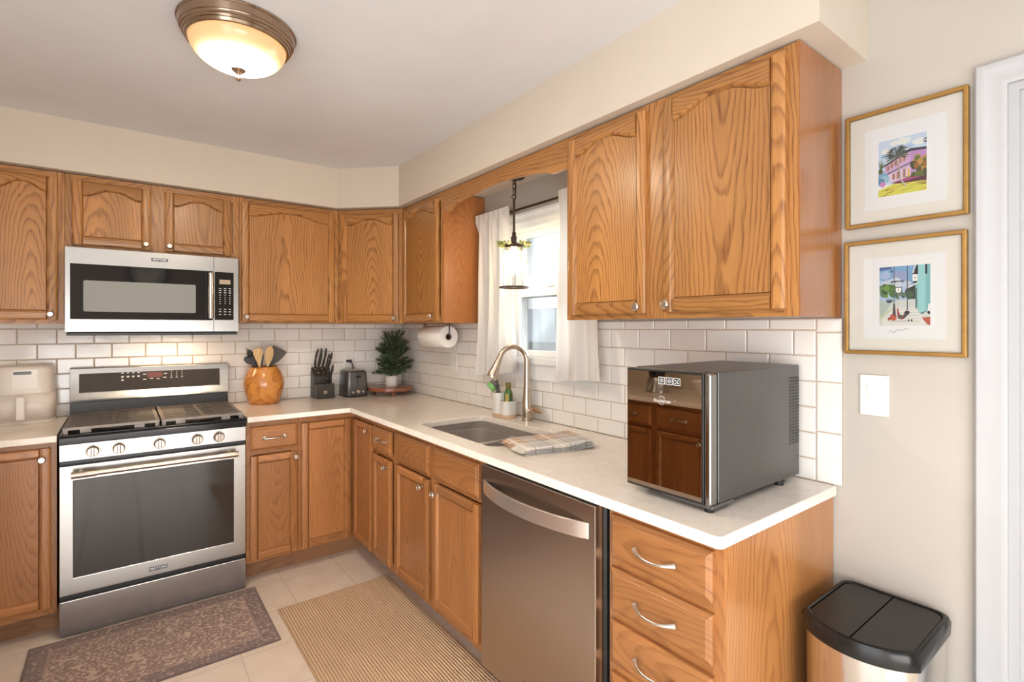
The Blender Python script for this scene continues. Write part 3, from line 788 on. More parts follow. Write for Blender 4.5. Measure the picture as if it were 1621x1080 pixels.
# ------------------------------------------------------------------ dishwasher
def dishwasher():
    t = thing('dishwasher', 'dark stainless dishwasher with a bowed bar handle', 'dishwasher', (0, -2.064, 0), R90)
    W = .597
    MB().box(.002, W+.006, -.612, -.03, .10, .878).build('body', BLACK, t)
    MB().box(.004, W, -.56, -.54, .004, .098).build('kick_plate', BLACK, t)
    d = MB().box(0, W-.004, -.650, -.6125, .112, .876).build('door', DWSTEEL, t, bevel=.003)
    MB().box(W-.0039, W-.0005, -.6505, -.6125, .112, .876).build('edge_trim', STEELV, d)
    n = 24; vs = []
    for i in range(n+1):
        q = i/n; x = .018+(.566-.018)*q; y = -.652-.052*math.sin(PI*q)**.75
        for dy, dz in ((0, .774), (0, .822), (.010, .822), (.010, .774)): vs.append((x, y+dy, dz))
    fs = [(i*4+k, i*4+(k+1) % 4, i*4+4+(k+1) % 4, i*4+4+k) for i in range(n) for k in range(4)]+[(0, 1, 2, 3), tuple(n*4+k for k in range(4))]
    MB().add(vs, fs).build('handle', flat('handle_steel', (0.78, 0.72, 0.68), .30, metal=.9), d, bevel=.002)
    lm = MB(); text_mb(lm, 'MAYTAG', .020, face_front(.290, -.6508, .190), bold=.0004); lm.build('logo', NICKEL, d)
dishwasher()

# ------------------------------------------------------------------ wine cooler
def cooler():
    t = thing('wine_cooler', 'dark grey countertop wine cooler with a mirrored black glass door', 'wine cooler', (0, -2.683, .914), R90)
    W, H = .272, .365
    MB().box(.003, W, -.504, -.045, .022, H).build('body', CBODY, t, bevel=.003)
    d = MB().box(.0, W-.020, -.541, -.508, .020, H-.002).build('door', BLACK, t, bevel=.002)
    MB().box(.004, W-.025, -.5425, -.5405, .027, H-.008).build('door_glass', MIRR, d, label='mirrored black glass')
    MB().box(W-.0195, W, -.5405, -.508, .020, H-.002).build('chrome_pillar', flat('pillar_chrome', (.33, .33, .325), .18, metal=1.0), d, bevel=.006)
    MB().box(.120, W+.001, -.535, -.430, .012, .0215).build('hinge_bracket', flat('bracket_grey', (.16, .15, .145), .35, metal=.6), t, bevel=.002)
    for x in (.025, W-.02):
        for y in ((-.515, -.135) if x > .1 else (-.45, -.135)): MB().lathe([(.013, 0), (.013, .012), (.016, .0125), (.016, .0218), (0, .0218)], (x, y, 0), 16).build('foot', BLACK, t, smooth=40)
    v = MB()
    for i in range(22):
        zz = .122+i*.0096
        for k in range(3): v.box(W+.0001, W+.0012, -.110+k*.021, -.110+k*.021+.018, zz, zz+.0058)
    v.build('side_vent', BLACK, t)
    ic = MB()
    for k in range(3):
        x = .124+.0245*k; z = .334
        ic.prism(rect(x-.0105, x+.0105, z-.010, z+.010), 'xz', -.5431, -.5427)
    io = ic.build('touch_button', WHITE, d)
    i2 = MB()
    for k in range(3):
        x = .124+.0245*k; z = .334; i2.mat(0).prism(rect(x-.0090, x+.0090, z-.0085, z+.0085), 'xz', -.5434, -.5430)
        i2.mat(1)
        if k < 2:
            i2.prism([(x+.0058*math.cos(a*PI/6), z+.0058*math.sin(a*PI/6)) for a in range(12)], 'xz', -.5437, -.5433)
            i2.mat(0).prism([(x+.0045*math.cos(a*PI/6), z+.0045*math.sin(a*PI/6)) for a in range(12)], 'xz', -.5440, -.5436)
            sg = 1 if k == 0 else -1
            i2.mat(1).prism([(x-.0028, z-.0016*sg), (x+.0028, z-.0016*sg), (x, z+.0026*sg)], 'xz', -.5443, -.5439)
        else:
            i2.prism([(x-.007, z-.006), (x-.006, z-.007), (x+.007, z+.006), (x+.006, z+.007)], 'xz', -.5437, -.5433)
            i2.prism(rect(x-.006, x-.002, z+.002, z+.005), 'xz', -.5437, -.5433).prism(rect(x+.001, x+.006, z-.005, z-.002), 'xz', -.5437, -.5433)
    i2.build('button_symbol', [BLACK, WHITE], io)
    lg = MB(); text_mb(lg, 'Koolatron', .0135, face_front(.124, -.5429, .277), shear=.25)
    text_mb(lg, 'TM', .004, face_front(.166, -.5429, .281))
    arc = lambda a0, a1, rx, rz, w: [(.124+rx*math.cos(a0+(a1-a0)*i/12), .278+rz*math.sin(a0+(a1-a0)*i/12)) for i in range(13)]+[(.124+(rx-w)*math.cos(a1+(a0-a1)*i/12), .278+(rz-w*.5)*math.sin(a1+(a0-a1)*i/12)) for i in range(13)]
    lg.prism(arc(.5, 2.5, .011, .0125, .0013), 'xz', -.5432, -.5429).prism(arc(3.6, 5.4, .011, .0115, .0013), 'xz', -.5432, -.5429)
    lg.build('logo', WHITE, d)
q = NT('cooler_painted_steel'); q.set(col=q.ramp(q.noise(q.coord(), 400, 2), [(.3, (.105, .10, .097, 1)), (.7, (.14, .135, .13, 1))]), metal=.75, rough=.36); CBODY = q.m
MIRR = flat('mirrored_door_glass', (0.37, 0.295, 0.235), 0.02, metal=1.0)
cooler()

# ------------------------------------------------------------------ sink, faucet, things around it
SINK = plain('taupe_composite', (0.30, 0.262, 0.237), 0.42, var=0.08, scale=120)
def sink():
    t = thing('kitchen_sink', 'taupe undermount sink with two bowls below the window', 'sink', (-.36, -1.70, .70))
    T = lambda pts: [(x+.36, y+1.70) for x, y in pts]
    slab('rim', T(rrect(-.575, -.143, -2.020, -1.328, .06)), [T(rrect(-.556, -.162, -2.011, -1.347, .055))], .1495, .1835, SINK, t)
    bowls = [(-.548, -.170, -1.662, -1.352), (-.548, -.170, -2.006, -1.700)]
    slab('divider', T(rrect(-.557, -.161, -2.012, -1.346, .055)), [T(rrect(*b, .085, 8)) for b in bowls], .138, .150, SINK, t, .003)
    for b in bowls:
        x0, x1, y0, y1 = b; m = MB(); vs = []; fs = []; cnt = 4*9
        lv = [(0, .149, .085), (.004, .120, .085), (.010, .030, .085), (.020, .008, .09), (.045, .0, .10)]
        for ins, z, r in lv: vs += [(p[0], p[1], z) for p in T(rrect(x0+ins, x1-ins, y0+ins, y1-ins, r, 8))]
        for k in range(len(lv)-1): fs += [(k*cnt+i, k*cnt+(i+1) % cnt, (k+1)*cnt+(i+1) % cnt, (k+1)*cnt+i) for i in range(cnt)]
        fs.append(tuple((len(lv)-1)*cnt+i for i in range(cnt)))
        bo = m.add(vs, fs).build('bowl', SINK, t, smooth=50)
        c = T([((x0+x1)/2, (y0+y1)/2)])[0]
        MB().lathe([(.042, 0), (.042, .003), (.034, .003), (.030, .001), (0, .001)], (c[0], c[1], .0), 24).build('drain', NICKEL, bo, smooth=40)
sink()
def faucet():
    bx, by = -.070, -1.622
    t = thing('kitchen_faucet', 'brushed nickel gooseneck faucet with pull-down spray head', 'faucet', (bx, by, .914))
    d = Vector((-.155, .052, 0)); L = d.length; d.normalize(); R = .074
    P = [(0, 0, 0), (0, 0, .03), (0, 0, .06), (0, 0, .09), (0, 0, .13), (0, 0, .18), (0, 0, .24), (0, 0, .31)]
    rr = [.0265, .0255, .0265, .0245, .019, .0155, .0140, .0135]
    for i in range(1, 15):
        a = PI*0.90*i/14
        P.append(tuple(d*(R-R*math.cos(a))+Vector((0, 0, .31+R*math.sin(a))))); rr.append(.0135)
    MB().tube(P, rr, 20).build('spout', BNICK, t, smooth=60)
    tail = Vector(P[-1]); dirv = (tail-Vector(P[-2])).normalized()
    pr = [(0, .0138), (.02, .0150), (.05, .0185), (.085, .0245), (.105, .0275), (.112, .0268), (.1125, .022)]
    MB().tube([tail+dirv*s for s, _ in pr], [r for _, r in pr], 20).build('spray_head', BNICK, t, smooth=60)
    h = MB().tube([(.004, -.020, .052), (.002, -.045, .055), (0, -.075, .062), (-.004, -.10, .063), (-.006, -.128, .059)], [.014, .021, .022, .018, .008], 16, True, .8)
    h.build('lever_handle', BNICK, t, smooth=60)
    MB().lathe([(.030, 0), (.030, .004), (.0265, .006), (0, .006)], (0, 0, 0), 24).build('base_ring', BNICK, t, smooth=40)
faucet()
CERW = flat('white_ceramic', (.82, .79, .75), .28)
def caddy():
    t = thing('sink_caddy', 'white sink caddy with pale wooden base between curtain and faucet', 'caddy', (-.098, -1.462, .914))
    slab('base', rrect(-.044, .044, -.076, .074, .038, 6), [], 0, .018, plain('pale_wood', (.62, .43, .29), .5, var=.1), t, .004)
    def cup(n, y0, y1, zt, parent):
        w = .003
        slab(n, rrect(-.040, .040, y0, y1, .028, 6), [rrect(-.037, .037, y0+w, y1-w, .025, 6)], .0185, zt, CERW, parent, .001)
    cup('tall_cup', .004, .071, .130, t); cup('low_cup', -.073, -.004, .092, t)
caddy()
def bottle():
    t = thing('soap_bottle', 'green glass bottle with yellow label standing in the caddy', 'bottle', (-.098, -1.500, .9335))
    q = NT('green_glass'); q.set(col=(.055, .13, .030, 1), rough=.12, spec=.6)
    MB().lathe([(0, 0), (.021, 0), (.0235, .004), (.0235, .105), (.021, .118), (.0145, .134), (.0135, .140), (.0135, .150), (0, .150)], (0, 0, 0), 24).build('glass', q.m, t, smooth=40)
    MB().lathe([(.0142, .138), (.0155, .140), (.0155, .166), (.0145, .170), (0, .170)], (0, 0, 0), 20).build('cap', flat('amber_cap', (.16, .13, .025), .3), t, smooth=40)
    vs = []; n = 8
    for i in range(n+1):
        a = PI+.15+(1.1-.2)*i/n
        for z in (.055, .112): vs.append((.0241*math.cos(a), .0241*math.sin(a), z))
    MB().add(vs, [(i*2, i*2+2, i*2+3, i*2+1) for i in range(n)]).build('paper_label', plain('yellow_label', (.45, .36, .10), .6, var=.3, scale=60), t, solid=.0006)
bottle()
def brush():
    t = thing('dish_wand', 'green and grey dish wand leaning in the caddy', 'dish brush', (-.098, -1.430, .945))
    MB().tube([(0, .0, 0), (-.004, .008, .07), (-.010, .016, .13), (-.016, .014, .165)], [.011, .011, .010, .008], 12).build('handle', flat('wand_grey', (.10, .085, .075), .4), t, smooth=50)
    hd = MB().tube([(-.018, .020, .152), (-.034, .026, .135)], [.026, .028], 14).build('head', flat('wand_head', (.11, .10, .09), .4), t, smooth=40)
    MB().tube([(-.034, .026, .135), (-.044, .030, .125), (-.050, .033, .119)], [.028, .029, .022], 14).build('scrubber', plain('green_scrub', (.24, .52, .16), .9, var=.4, scale=160), t, smooth=40)
brush()
def towel():
    t = thing('dish_towel', 'folded plaid dish towel lying over the sink edge', 'towel', (-.365, -2.130, .9145), math.radians(-13))
    q = NT('plaid_cloth'); x, y, z = q.sep(q.coord('Object'))
    def stripes(v, per, a, b, off=0.0):
        f = q.math('FRACT', q.math('DIVIDE', q.math('ADD', v, off), per))
        return q.math('MULTIPLY', q.math('GREATER_THAN', f, a), q.math('LESS_THAN', f, b))
    c = q.mix(stripes(y, .30, .30, .72, 1.0), (.60, .56, .51, 1), (.56, .37, .24, 1))
    c = q.mix(q.math('MULTIPLY', stripes(x, .15, .05, .45, 1.0), .6), c, (.44, .44, .45, 1))
    c = q.mix(q.math('MULTIPLY', stripes(x, .15, .70, .78, 1.0), .8), c, (.78, .74, .68, 1))
    c = q.mix(q.math('MULTIPLY', stripes(y, .065, .80, .90, 1.0), .8), c, (.80, .75, .70, 1))
    c = q.mix(q.math('MULTIPLY', stripes(x, .075, .90, .96, 1.0), .7), c, (.14, .13, .15, 1))
    q.set(col=c, rough=.9, sheen=.2); q.bump(q.noise(q.coord(), 500, 2), .3, .002)
    def layer(z0, th, sx, sy, ox, oy, lift):
        m = MB(); nu, nv = 20, 14
        def P(u, v, up):
            x = (u-.5)*sx+ox; y = (v-.5)*sy+oy
            e = min(1, min(u, 1-u)*14, min(v, 1-v)*14)
            zz = z0+lift*u**3+.0022*math.sin(u*9+v*5)*u+(th*math.sqrt(max(0, e)) if up else 0)
            return (x+.006*math.sin(v*7+z0*300), y+.004*math.sin(u*8), max(zz, 0.0002))
        m.grid(lambda u, v: P(u, v, 1), nu, nv); m.grid(lambda u, v: P(u, v, 0), nu, nv)
        return m
    m = MB()
    for z0, th, sx, sy, ox, oy, lf in ((.0003, .0085, .315, .210, .004, .0, .004), (.0090, .0085, .330, .222, -.004, .006, .008), (.018, .0090, .322, .216, .002, .002, .012)):
        n = layer(z0, th, sx, sy, ox, oy, lf); m.add(n.v, n.f)
    m.build('cloth', q.m, t, smooth=70, weld=True)
towel()

# ------------------------------------------------------------------ on the counter by the range
def air_fryer():
    t = thing('air_fryer', 'cream air fryer on the counter left of the range', 'air fryer', (-2.137, -.112, .914))
    body = flat('cream_plastic', (.70, .635, .575), .32); m = MB(); vs = []; fs = []; n = 4*7; hw = .116
    lv = [(.006, .012, .052), (0, .020, .052), (.002, .16, .052), (.006, .262, .050), (.012, .280, .046), (.026, .289, .040), (.055, .290, .02)]
    for ins, z, r in lv: vs += [(p[0], p[1], z) for p in rrect(-hw+ins, hw-ins, -.088+ins*.6, .088-ins*.8, r, 6)]
    for k in range(len(lv)-1): fs += [(k*n+i, k*n+(i+1) % n, (k+1)*n+(i+1) % n, (k+1)*n+i) for i in range(n)]
    fs += [tuple(range(n)), tuple((len(lv)-1)*n+i for i in range(n))]
    m.add(vs, fs).build('body', body, t, smooth=50)
    slab('base', rrect(-hw-.003, hw+.003, -.091, .090, .054, 6), [], 0, .016, flat('cream_base', (.66, .60, .54), .4), t, .003)
    ring = [p for p in rrect(-hw-.0022, hw+.0022, -.0902, .0870, .053, 6) if p[1] < .045]
    ring.sort(key=lambda p: math.atan2(p[1]-.05, p[0])); vs = []
    for p in ring:
        for z in (.022, .152): vs.append((p[0]*(1 if z < .1 else .990), p[1]*(1 if z < .1 else .992), z))
    D = MB().add(vs, [(i*2, i*2+2, i*2+3, i*2+1) for i in range(len(ring)-1)]).build('basket_drawer', body, t, smooth=50, solid=.003)
    hm = MB(); hm.box(-.018, .016, -.130, -.114, .026, .142).box(-.018, .016, -.115, -.088, .112, .142)
    hm.build('handle', flat('cream_handle', (.76, .70, .64), .35), D, bevel=.006)
    P = MB().box(-.036, .060, -.0880, -.0835, .175, .272).build('touch_panel', flat('panel_cream', (.74, .685, .63), .2), t, bevel=.001)
    MB().box(-.030, .036, -.0892, -.0875, .248, .263).build('display', flat('dark_display', (.045, .042, .04), .2), P, bevel=.001)
air_fryer()
def burl():
    q = NT('orange_burl_wood'); c = q.coord()
    n = q.noise(c, 9, 4, .6, 2.2); n2 = q.noise(c, 26, 3, .6, 1.0)
    col = q.ramp(n, [(.28, (.20, .055, .010, 1)), (.42, (.46, .15, .026, 1)), (.54, (.66, .29, .070, 1)), (.70, (.56, .185, .035, 1)), (.82, (.28, .08, .015, 1))])
    q.set(col=q.mix(q.math('MULTIPLY', n2, .35), col, (.70, .33, .09, 1)), rough=.22, coat=.4, coatr=.1); return q.m
CX, CY = -1.020, -.135
def crock():
    t = thing('utensil_crock', 'round turned orange wood crock holding cooking utensils', 'utensil crock', (CX, CY, .9142))
    MB().lathe([(0, 0), (.082, 0), (.088, .004), (.100, .045), (.114, .095), (.1175, .130), (.113, .165), (.100, .200), (.086, .226), (.083, .233), (.079, .234), (.077, .228),
                (.092, .195), (.106, .150), (.105, .110), (.088, .040), (.075, .014), (0, .014)], (0, 0, 0), 40).build('vessel', burl(), t, smooth=60)
crock()
UW = oak('utensil_wood', 'z', (.62, .42, .20, 1), (.46, .28, .12, 1), .5, 0)
UB = flat('black_nylon', (.020, .018, .017), .35); UG = flat('grey_nylon', (.065, .060, .056), .45); UBL = flat('steel_blue', (.10, .13, .17), .35, metal=.5)
def utensil(name, label, px, pz, bot, head, mat, hmat=None):
    """shaft from the crock floor to the neck (px,pz world, at the rim), then a head: list of (dx,dz,halfwidth) blades in the xz plane"""
    bot = ((px[0]-CX)*.5, (px[1]-CY)*.5)
    t = thing(name, label, 'utensil', (CX+bot[0], CY+bot[1], .931), 0, 'utensils in the wooden crock')
    b = Vector((0, 0, 0)); nk = Vector((px[0]-CX-bot[0], px[1]-CY-bot[1], pz-.931))
    MB().tube([b, b.lerp(nk, .5), nk], [.005, .005, .0045], 10).build('shaft', hmat or mat, t, smooth=50)
    m = MB(); pts = [(x-CX-bot[0], z-.931, w) for x, z, w in head]
    pts = [(nk.x, nk.z-.004, .0045)]+pts
    L = []; Rr = []
    for i, (x, z, wd) in enumerate(pts):
        a = pts[max(i-1, 0)]; c = pts[min(i+1, len(pts)-1)]; v = Vector((c[0]-a[0], c[1]-a[1])).normalized(); nn = Vector((-v.y, v.x))
        L.append((x+nn.x*wd, z+nn.y*wd)); Rr.append((x-nn.x*wd, z-nn.y*wd))
    m.prism(L+Rr[::-1], 'xz', nk.y-.0035, nk.y+.0035)
    return t, m, nk
t, m, n = utensil('wooden_spoon', 'wooden spoon with broad oval head, left of the two wooden utensils', (-1.056, -.187), 1.150, (-.01, .02), [(-1.060, 1.180, .011), (-1.063, 1.205, .020), (-1.066, 1.235, .028), (-1.068, 1.256, .024), (-1.069, 1.268, .010)], UW)
m.build('bowl', UW, t, bevel=.003)
t, m, n = utensil('wooden_spatula', 'wooden spatula with slanted tip, right of the two wooden utensils', (-1.010, -.185), 1.150, (.0, .02), [(-1.008, 1.175, .014), (-1.004, 1.205, .023), (-1.001, 1.235, .025), (-.997, 1.260, .021), (-.993, 1.276, .009)], UW)
m.build('blade', UW, t, bevel=.003)
t, m, n = utensil('turner', 'wide dark grey turner, rightmost in the crock', (-.985, -.120), 1.152, (-.02, .0), [(-.972, 1.176, .020), (-.962, 1.192, .034), (-.940, 1.226, .043), (-.925, 1.252, .047), (-.921, 1.259, .046)], UG)
m.build('blade', UG, t, bevel=.002)
t, m, n = utensil('ladle', 'black ladle hanging leftmost over the crock rim', (-1.078, -.172), 1.162, (.02, .02), [(-1.100, 1.180, .016), (-1.116, 1.192, .022), (-1.132, 1.204, .016), (-1.141, 1.209, .006)], UB)
m.build('bowl', UB, t, bevel=.002)
t, m, n = utensil('pasta_server', 'black toothed pasta server behind the wooden spoon', (-1.076, -.115), 1.156, (.0, .0), [(-1.084, 1.175, .013), (-1.092, 1.205, .018), (-1.098, 1.238, .016), (-1.099, 1.255, .006)], UB)
for z in (1.200, 1.214, 1.228, 1.242, 1.254): m.tube([(-1.104-t.location.x, n.y, z-.931), (-1.116-t.location.x, n.y-.01, z-.929), (-1.121-t.location.x, n.y-.016, z-.922)], [.0035, .003, .002], 6)
m.build('head', UB, t)
t, m, n = utensil('spatula', 'black short spatula in front of the pasta server', (-1.066, -.150), 1.156, (.01, .02), [(-1.076, 1.180, .016), (-1.084, 1.205, .020), (-1.088, 1.222, .012)], UB)
m.build('blade', UB, t, bevel=.002)
t, m, n = utensil('steel_spoon', 'steel blue spoon handle between the wooden utensils', (-1.028, -.100), 1.152, (.01, -.01), [(-1.026, 1.180, .007), (-1.024, 1.205, .009), (-1.022, 1.222, .006)], UBL)
m.build('grip', UBL, t, bevel=.002)
t, m, n = utensil('white_scraper', 'short white handle behind the wooden spatula', (-.976, -.090), 1.150, (.0, -.02), [(-.976, 1.158, .009), (-.975, 1.170, .010)], flat('bone_white', (.75, .68, .60), .4))
m.build('grip', flat('bone_white2', (.75, .68, .60), .4), t, bevel=.003)

def knife_block():
    t = thing('knife_block', 'black slanted knife block with a square cream emblem', 'knife block', (-.640, -.090, .914))
    mat = plain('black_stained_wood', (.042, .036, .032), .45, var=.2, scale=40)
    MB().prism([(-.006, 0), (.078, 0), (.080, .165), (.062, .208), (-.010, .148)], 'yz', -.060, .060).build('back_block', mat, t, bevel=.003)
    f = MB().prism([(-.072, 0), (-.009, 0), (-.012, .094), (-.064, .100)], 'yz', -.060, .060).build('front_block', mat, t, bevel=.003)
    s = .0105; sl = lambda z: -.0725+z*.08
    e = MB().prism([(sl(.043-s)-.0006, .043-s), (sl(.043+s)-.0006, .043+s), (sl(.043+s)+.001, .043+s), (sl(.043-s)+.001, .043-s)], 'yz', -.014, .008).build('emblem', flat('emblem_cream', (.62, .48, .33), .5), f)
    q = MB()
    for x0, x1, z0, z1 in ((-.011, .005, .048, .050), (-.011, -.009, .036, .048), (.003, .005, .036, .048), (-.011, .005, .036, .038), (-.006, .000, .041, .045)):
        q.prism([(sl(z0)-.0012, z0), (sl(z1)-.0012, z1), (sl(z1), z1), (sl(z0), z0)], 'yz', x0, x1)
    q.build('emblem_mark', UB, e)
knife_block()
KH = flat('knife_handle_black', (.022, .019, .018), .3)
def knife(x, y, z0, x1, z1, label, bend=.010):
    base = Vector((x, y, z0)); tip = Vector((x1, y-.035, z1))
    t = thing('kitchen_knife', label, 'knife', base, 0, 'knives in the block')
    d = tip-base
    P = [d*s+Vector((bend*math.sin(s*PI*1.1), 0, 0)) for s in (0, .25, .5, .75, .92, 1)]
    h = MB().tube(P, [.0075, .0085, .0078, .0095, .0088, .005], 10, True, .8).build('handle', KH, t, smooth=60)
    r = MB()
    for s in (.25, .5, .75): 
        p = d*s; r.sphere((p.x+bend*math.sin(s*PI*1.1), p.y-.0075, p.z), .002, 8, 4)
    r.build('rivet', NICKEL, h)
    MB().tube([d*-.04, Vector((0, 0, 0))], [.0082, .0084], 10).build('bolster', NICKEL, t, smooth=50)
for a in ((-.684, -.068, 1.116, -.676, 1.250, 'leftmost black knife in the top row of the block', -.008),
          (-.665, -.068, 1.116, -.651, 1.254, 'black knife standing second from left in the top row', .006),
          (-.638, -.066, 1.116, -.618, 1.254, 'black knife at the middle of the top row, tallest', .004),
          (-.598, -.066, 1.116, -.580, 1.222, 'rightmost black knife in the top row', .003),
          (-.668, -.090, 1.090, -.662, 1.232, 'black knife in the second row on the left', -.006),
          (-.632, -.090, 1.090, -.606, 1.214, 'black knife in the second row, mid block', .004),
          (-.628, -.130, 1.022, -.622, 1.125, 'black steak knife standing left in the low front block', 0),
          (-.606, -.130, 1.022, -.594, 1.140, 'black steak knife standing right in the low front block', 0)):
    knife(*a)
def toaster():
    t = thing('toaster', 'dark grey two-slot toaster between knife block and tree', 'toaster', (-.438, -.120, .914))
    body = flat('gunmetal', (.155, .15, .15), .34, metal=.7)
    m = MB(); vs = []; fs = []; n = 4*6
    lv = [(.003, .010, .02), (.0, .016, .022), (.003, .10, .022), (.007, .165, .022), (.011, .178, .022), (.020, .184, .020)]
    for ins, z, r in lv: vs += [(p[0], p[1], z) for p in rrect(-.076+ins, .076-ins, -.092+ins, .095-ins, r, 5)]
    for k in range(len(lv)-1): fs += [(k*n+i, k*n+(i+1) % n, (k+1)*n+(i+1) % n, (k+1)*n+i) for i in range(n)]
    fs += [tuple(range(n)), tuple((len(lv)-1)*n+i for i in range(n))]
    b = m.add(vs, fs).build('body', body, t, smooth=45)
    slab('base', rrect(-.074, .074, -.090, .093, .02), [], 0, .0105, BLACK, t, .002)
    tp = slab('top_plate', rrect(-.050, .050, -.066, .070, .01), [rect(-.034, -.010, -.055, .058), rect(.010, .034, -.055, .058)], .1842, .1865, NICKEL, t)
    for x in (-.022, .022): MB().box(x-.012, x+.012, -.055, .058, .1844, .1852).build('bread_slot', BLACK, tp)
    MB().box(-.0025, .0025, -.0935, -.086, .080, .165).build('lever_track', BLACK, t)
    MB().box(-.018, .018, -.106, -.0935, .134, .146).build('lever', BLACK, t, bevel=.003)
    MB().lathe([(.0135, 0), (.0135, .006), (.010, .009), (0, .009)], (.003, -.0905, .037), 24, '-y').build('browning_dial', NICKEL, t, smooth=40)
    for x in (-.034, .037): MB().lathe([(.0075, 0), (.0075, .004), (0, .005)], (x, -.0905, .036), 16, '-y').build('button', NICKEL, t, smooth=40)
    m = MB(); m.box(-.016, .016, .072, .098, .232, .250)
    m.tube([(.004, .085, .236), (.020, .080, .225), (.030, .085, .190), (.034, .098, .150), (.034, .103, .08), (.02, .098, .02)], .0035, 8)
    m.build('power_cord', BLACK, t, label='black power cord plugged into the wall')
toaster()
def riser():
    t = thing('wood_riser', 'round reddish wood riser with short turned legs in the corner', 'riser', (-.198, -.212, .914))
    mat = oak('cherry_wood', 'x', (.30, .095, .042, 1), (.14, .035, .014, 1), .25, .5)
    MB().lathe([(0, .032), (.155, .032), (.161, .035), (.163, .040), (.1615, .046), (.163, .052), (.161, .059), (.156, .061), (0, .061)], (0, 0, 0), 48).build('top', mat, t, smooth=35)
    for k in range(3):
        a = -PI/2-.25+k*2*PI/3
        MB().lathe([(0, 0), (.012, 0), (.015, .004), (.013, .010), (.019, .022), (.022, .0325), (0, .0325)], (.118*math.cos(a), .118*math.sin(a), 0), 18).build('leg', mat, t, smooth=40)
riser()
def tree():
    t = thing('potted_tree', 'small artificial pine tree in a white pot on the riser', 'potted tree', (-.192, -.215, .975))
    MB().lathe([(0, .0003), (.040, .0003), (.043, .004), (.044, .073), (.042, .075), (.040, .073), (.039, .055), (0, .055)], (0, 0, 0), 32).build('pot', CERW, t, smooth=40)
    MB().lathe([(.039, .055), (.03, .064), (.012, .068), (0, .068)], (0, 0, 0), 20).build('moss', plain('dry_moss', (.055, .05, .025), .9, var=.4, scale=80), t, smooth=60)
    ra = random.Random(11)
    MB().tube([(0, 0, .06), (.006, 0, .20), (.022, 0, .32), (.060, 0, .405)], [.008, .007, .005, .003], 8).build('trunk', flat('bark', (.06, .04, .025), .8), t, smooth=50)
    g = MB()
    def needles(P, ln, dens):
        g.mat(1); g.tube(P, [.0022]*len(P), 5); 
        L = sum((Vector(P[i+1])-Vector(P[i])).length for i in range(len(P)-1)); n = int(L*dens)
        for i in range(n):
            s = (i+ra.random())/n*(len(P)-1); k = min(int(s), len(P)-2); a, b = Vector(P[k]), Vector(P[k+1]); p = a.lerp(b, s-k)
            d = (b-a).normalized(); u = d.orthogonal().normalized(); w = d.cross(u); th = ra.random()*2*PI
            o = (u*math.cos(th)+w*math.sin(th))
            tip = p+(o*.80+d*.65).normalized()*ln*(.75+.4*ra.random()); sd = o.cross(d).normalized()*.0013
            g.mat(0 if ra.random() < .65 else 2); g.add([p-sd, p+sd, tip+sd*.6, tip-sd*.6], [(0, 1, 2, 3)])
    trunk = lambda z: Vector((.006+.05*max(0, (z-.2)/.2)**2*.9, 0, z))
    for lv in range(8):
        z = .095+lv*.031; nb = 9 if lv < 5 else 6
        for k in range(nb):
            a = 2*PI*(k+.5*(lv % 2))/nb+ra.uniform(-.2, .2)
            r = (.152-.0108*lv)*(.72+.48*ra.random()); up = .020+.012*lv+ra.uniform(-.025, .03)
            b = trunk(z); e = b+Vector((r*math.cos(a), r*math.sin(a)*.85, up)); mid = b.lerp(e, .5)+Vector((0, 0, -.008))
            e.y = min(e.y, .195); e.z = min(e.z, .392)
            needles([b, mid, e], .021, 820)
            if lv < 6:
                for sg in (-1, 1):
                    m2 = b.lerp(e, .55); e2 = m2+Vector((math.cos(a+sg*.7)*r*.42, math.sin(a+sg*.7)*r*.36, up*.5)); e2.y = min(e2.y, .195)
                    needles([m2, e2], .019, 820)
    needles([trunk(.30), Vector((.040, 0, .365)), Vector((.064, 0, .400))], .020, 1300)
    needles([trunk(.29), Vector((-.030, 0, .345)), Vector((-.046, 0, .380))], .019, 1100)
    g.build('foliage', [flat('needle_dark', (.040, .078, .030), .55), flat('twig', (.05, .035, .02), .8), flat('needle_mid', (.085, .140, .060), .55)], t)
tree()

# ------------------------------------------------------------------ wall plates
def outlet(loc, rot, label):
    t = thing('wall_outlet', label, 'outlet', loc, rot, 'outlets on the tile')
    p = MB().box(-.037, .037, -.006, 0, -.060, .060).build('cover_plate', PLATE, t, bevel=.002)
    for z in (.021, -.021):
        r = MB().lathe([(.0165, 0), (.0165, .0015), (0, .0015)], (0, -.006, z), 20, '-y').build('receptacle', PLATE, p, smooth=30)
        s = MB(); s.box(-.0065, -.0050, -.0082, -.0074, z-.001, z+.007).box(.0050, .0065, -.0082, -.0074, z, z+.007).lathe([(.0025, 0), (.0025, .0004), (0, .0004)], (0, -.0078, z-.008), 10, '-y')
        s.build('slot', BLACK, r)
outlet((-.430, -.0092, 1.166), 0, 'white outlet behind the toaster')
outlet((-.0092, -.790, 1.170), R90, 'white outlet under the paper towel roll')
def switch():
    t = thing('light_switch', 'white rocker light switch below the framed prints', 'light switch', (0, -3.143, 1.199), R90)
    p = MB().box(-.036, .036, -.006, 0, -.059, .059).build('cover_plate', PLATE, t, bevel=.0025)
    MB().prism([(-.0062, -.032), (-.0105, .032), (-.004, .032), (-.004, -.032)], 'yz', -.0160, .0160).build('rocker', flat('rocker_white', (.84, .82, .77), .3), p, bevel=.0015)
    s = MB()
    for z in (.046, -.048): s.lathe([(.003, 0), (.003, .001), (0, .0012)], (0, -.006, z), 12, '-y')
    s.build('screw', PLATE, p)
switch()

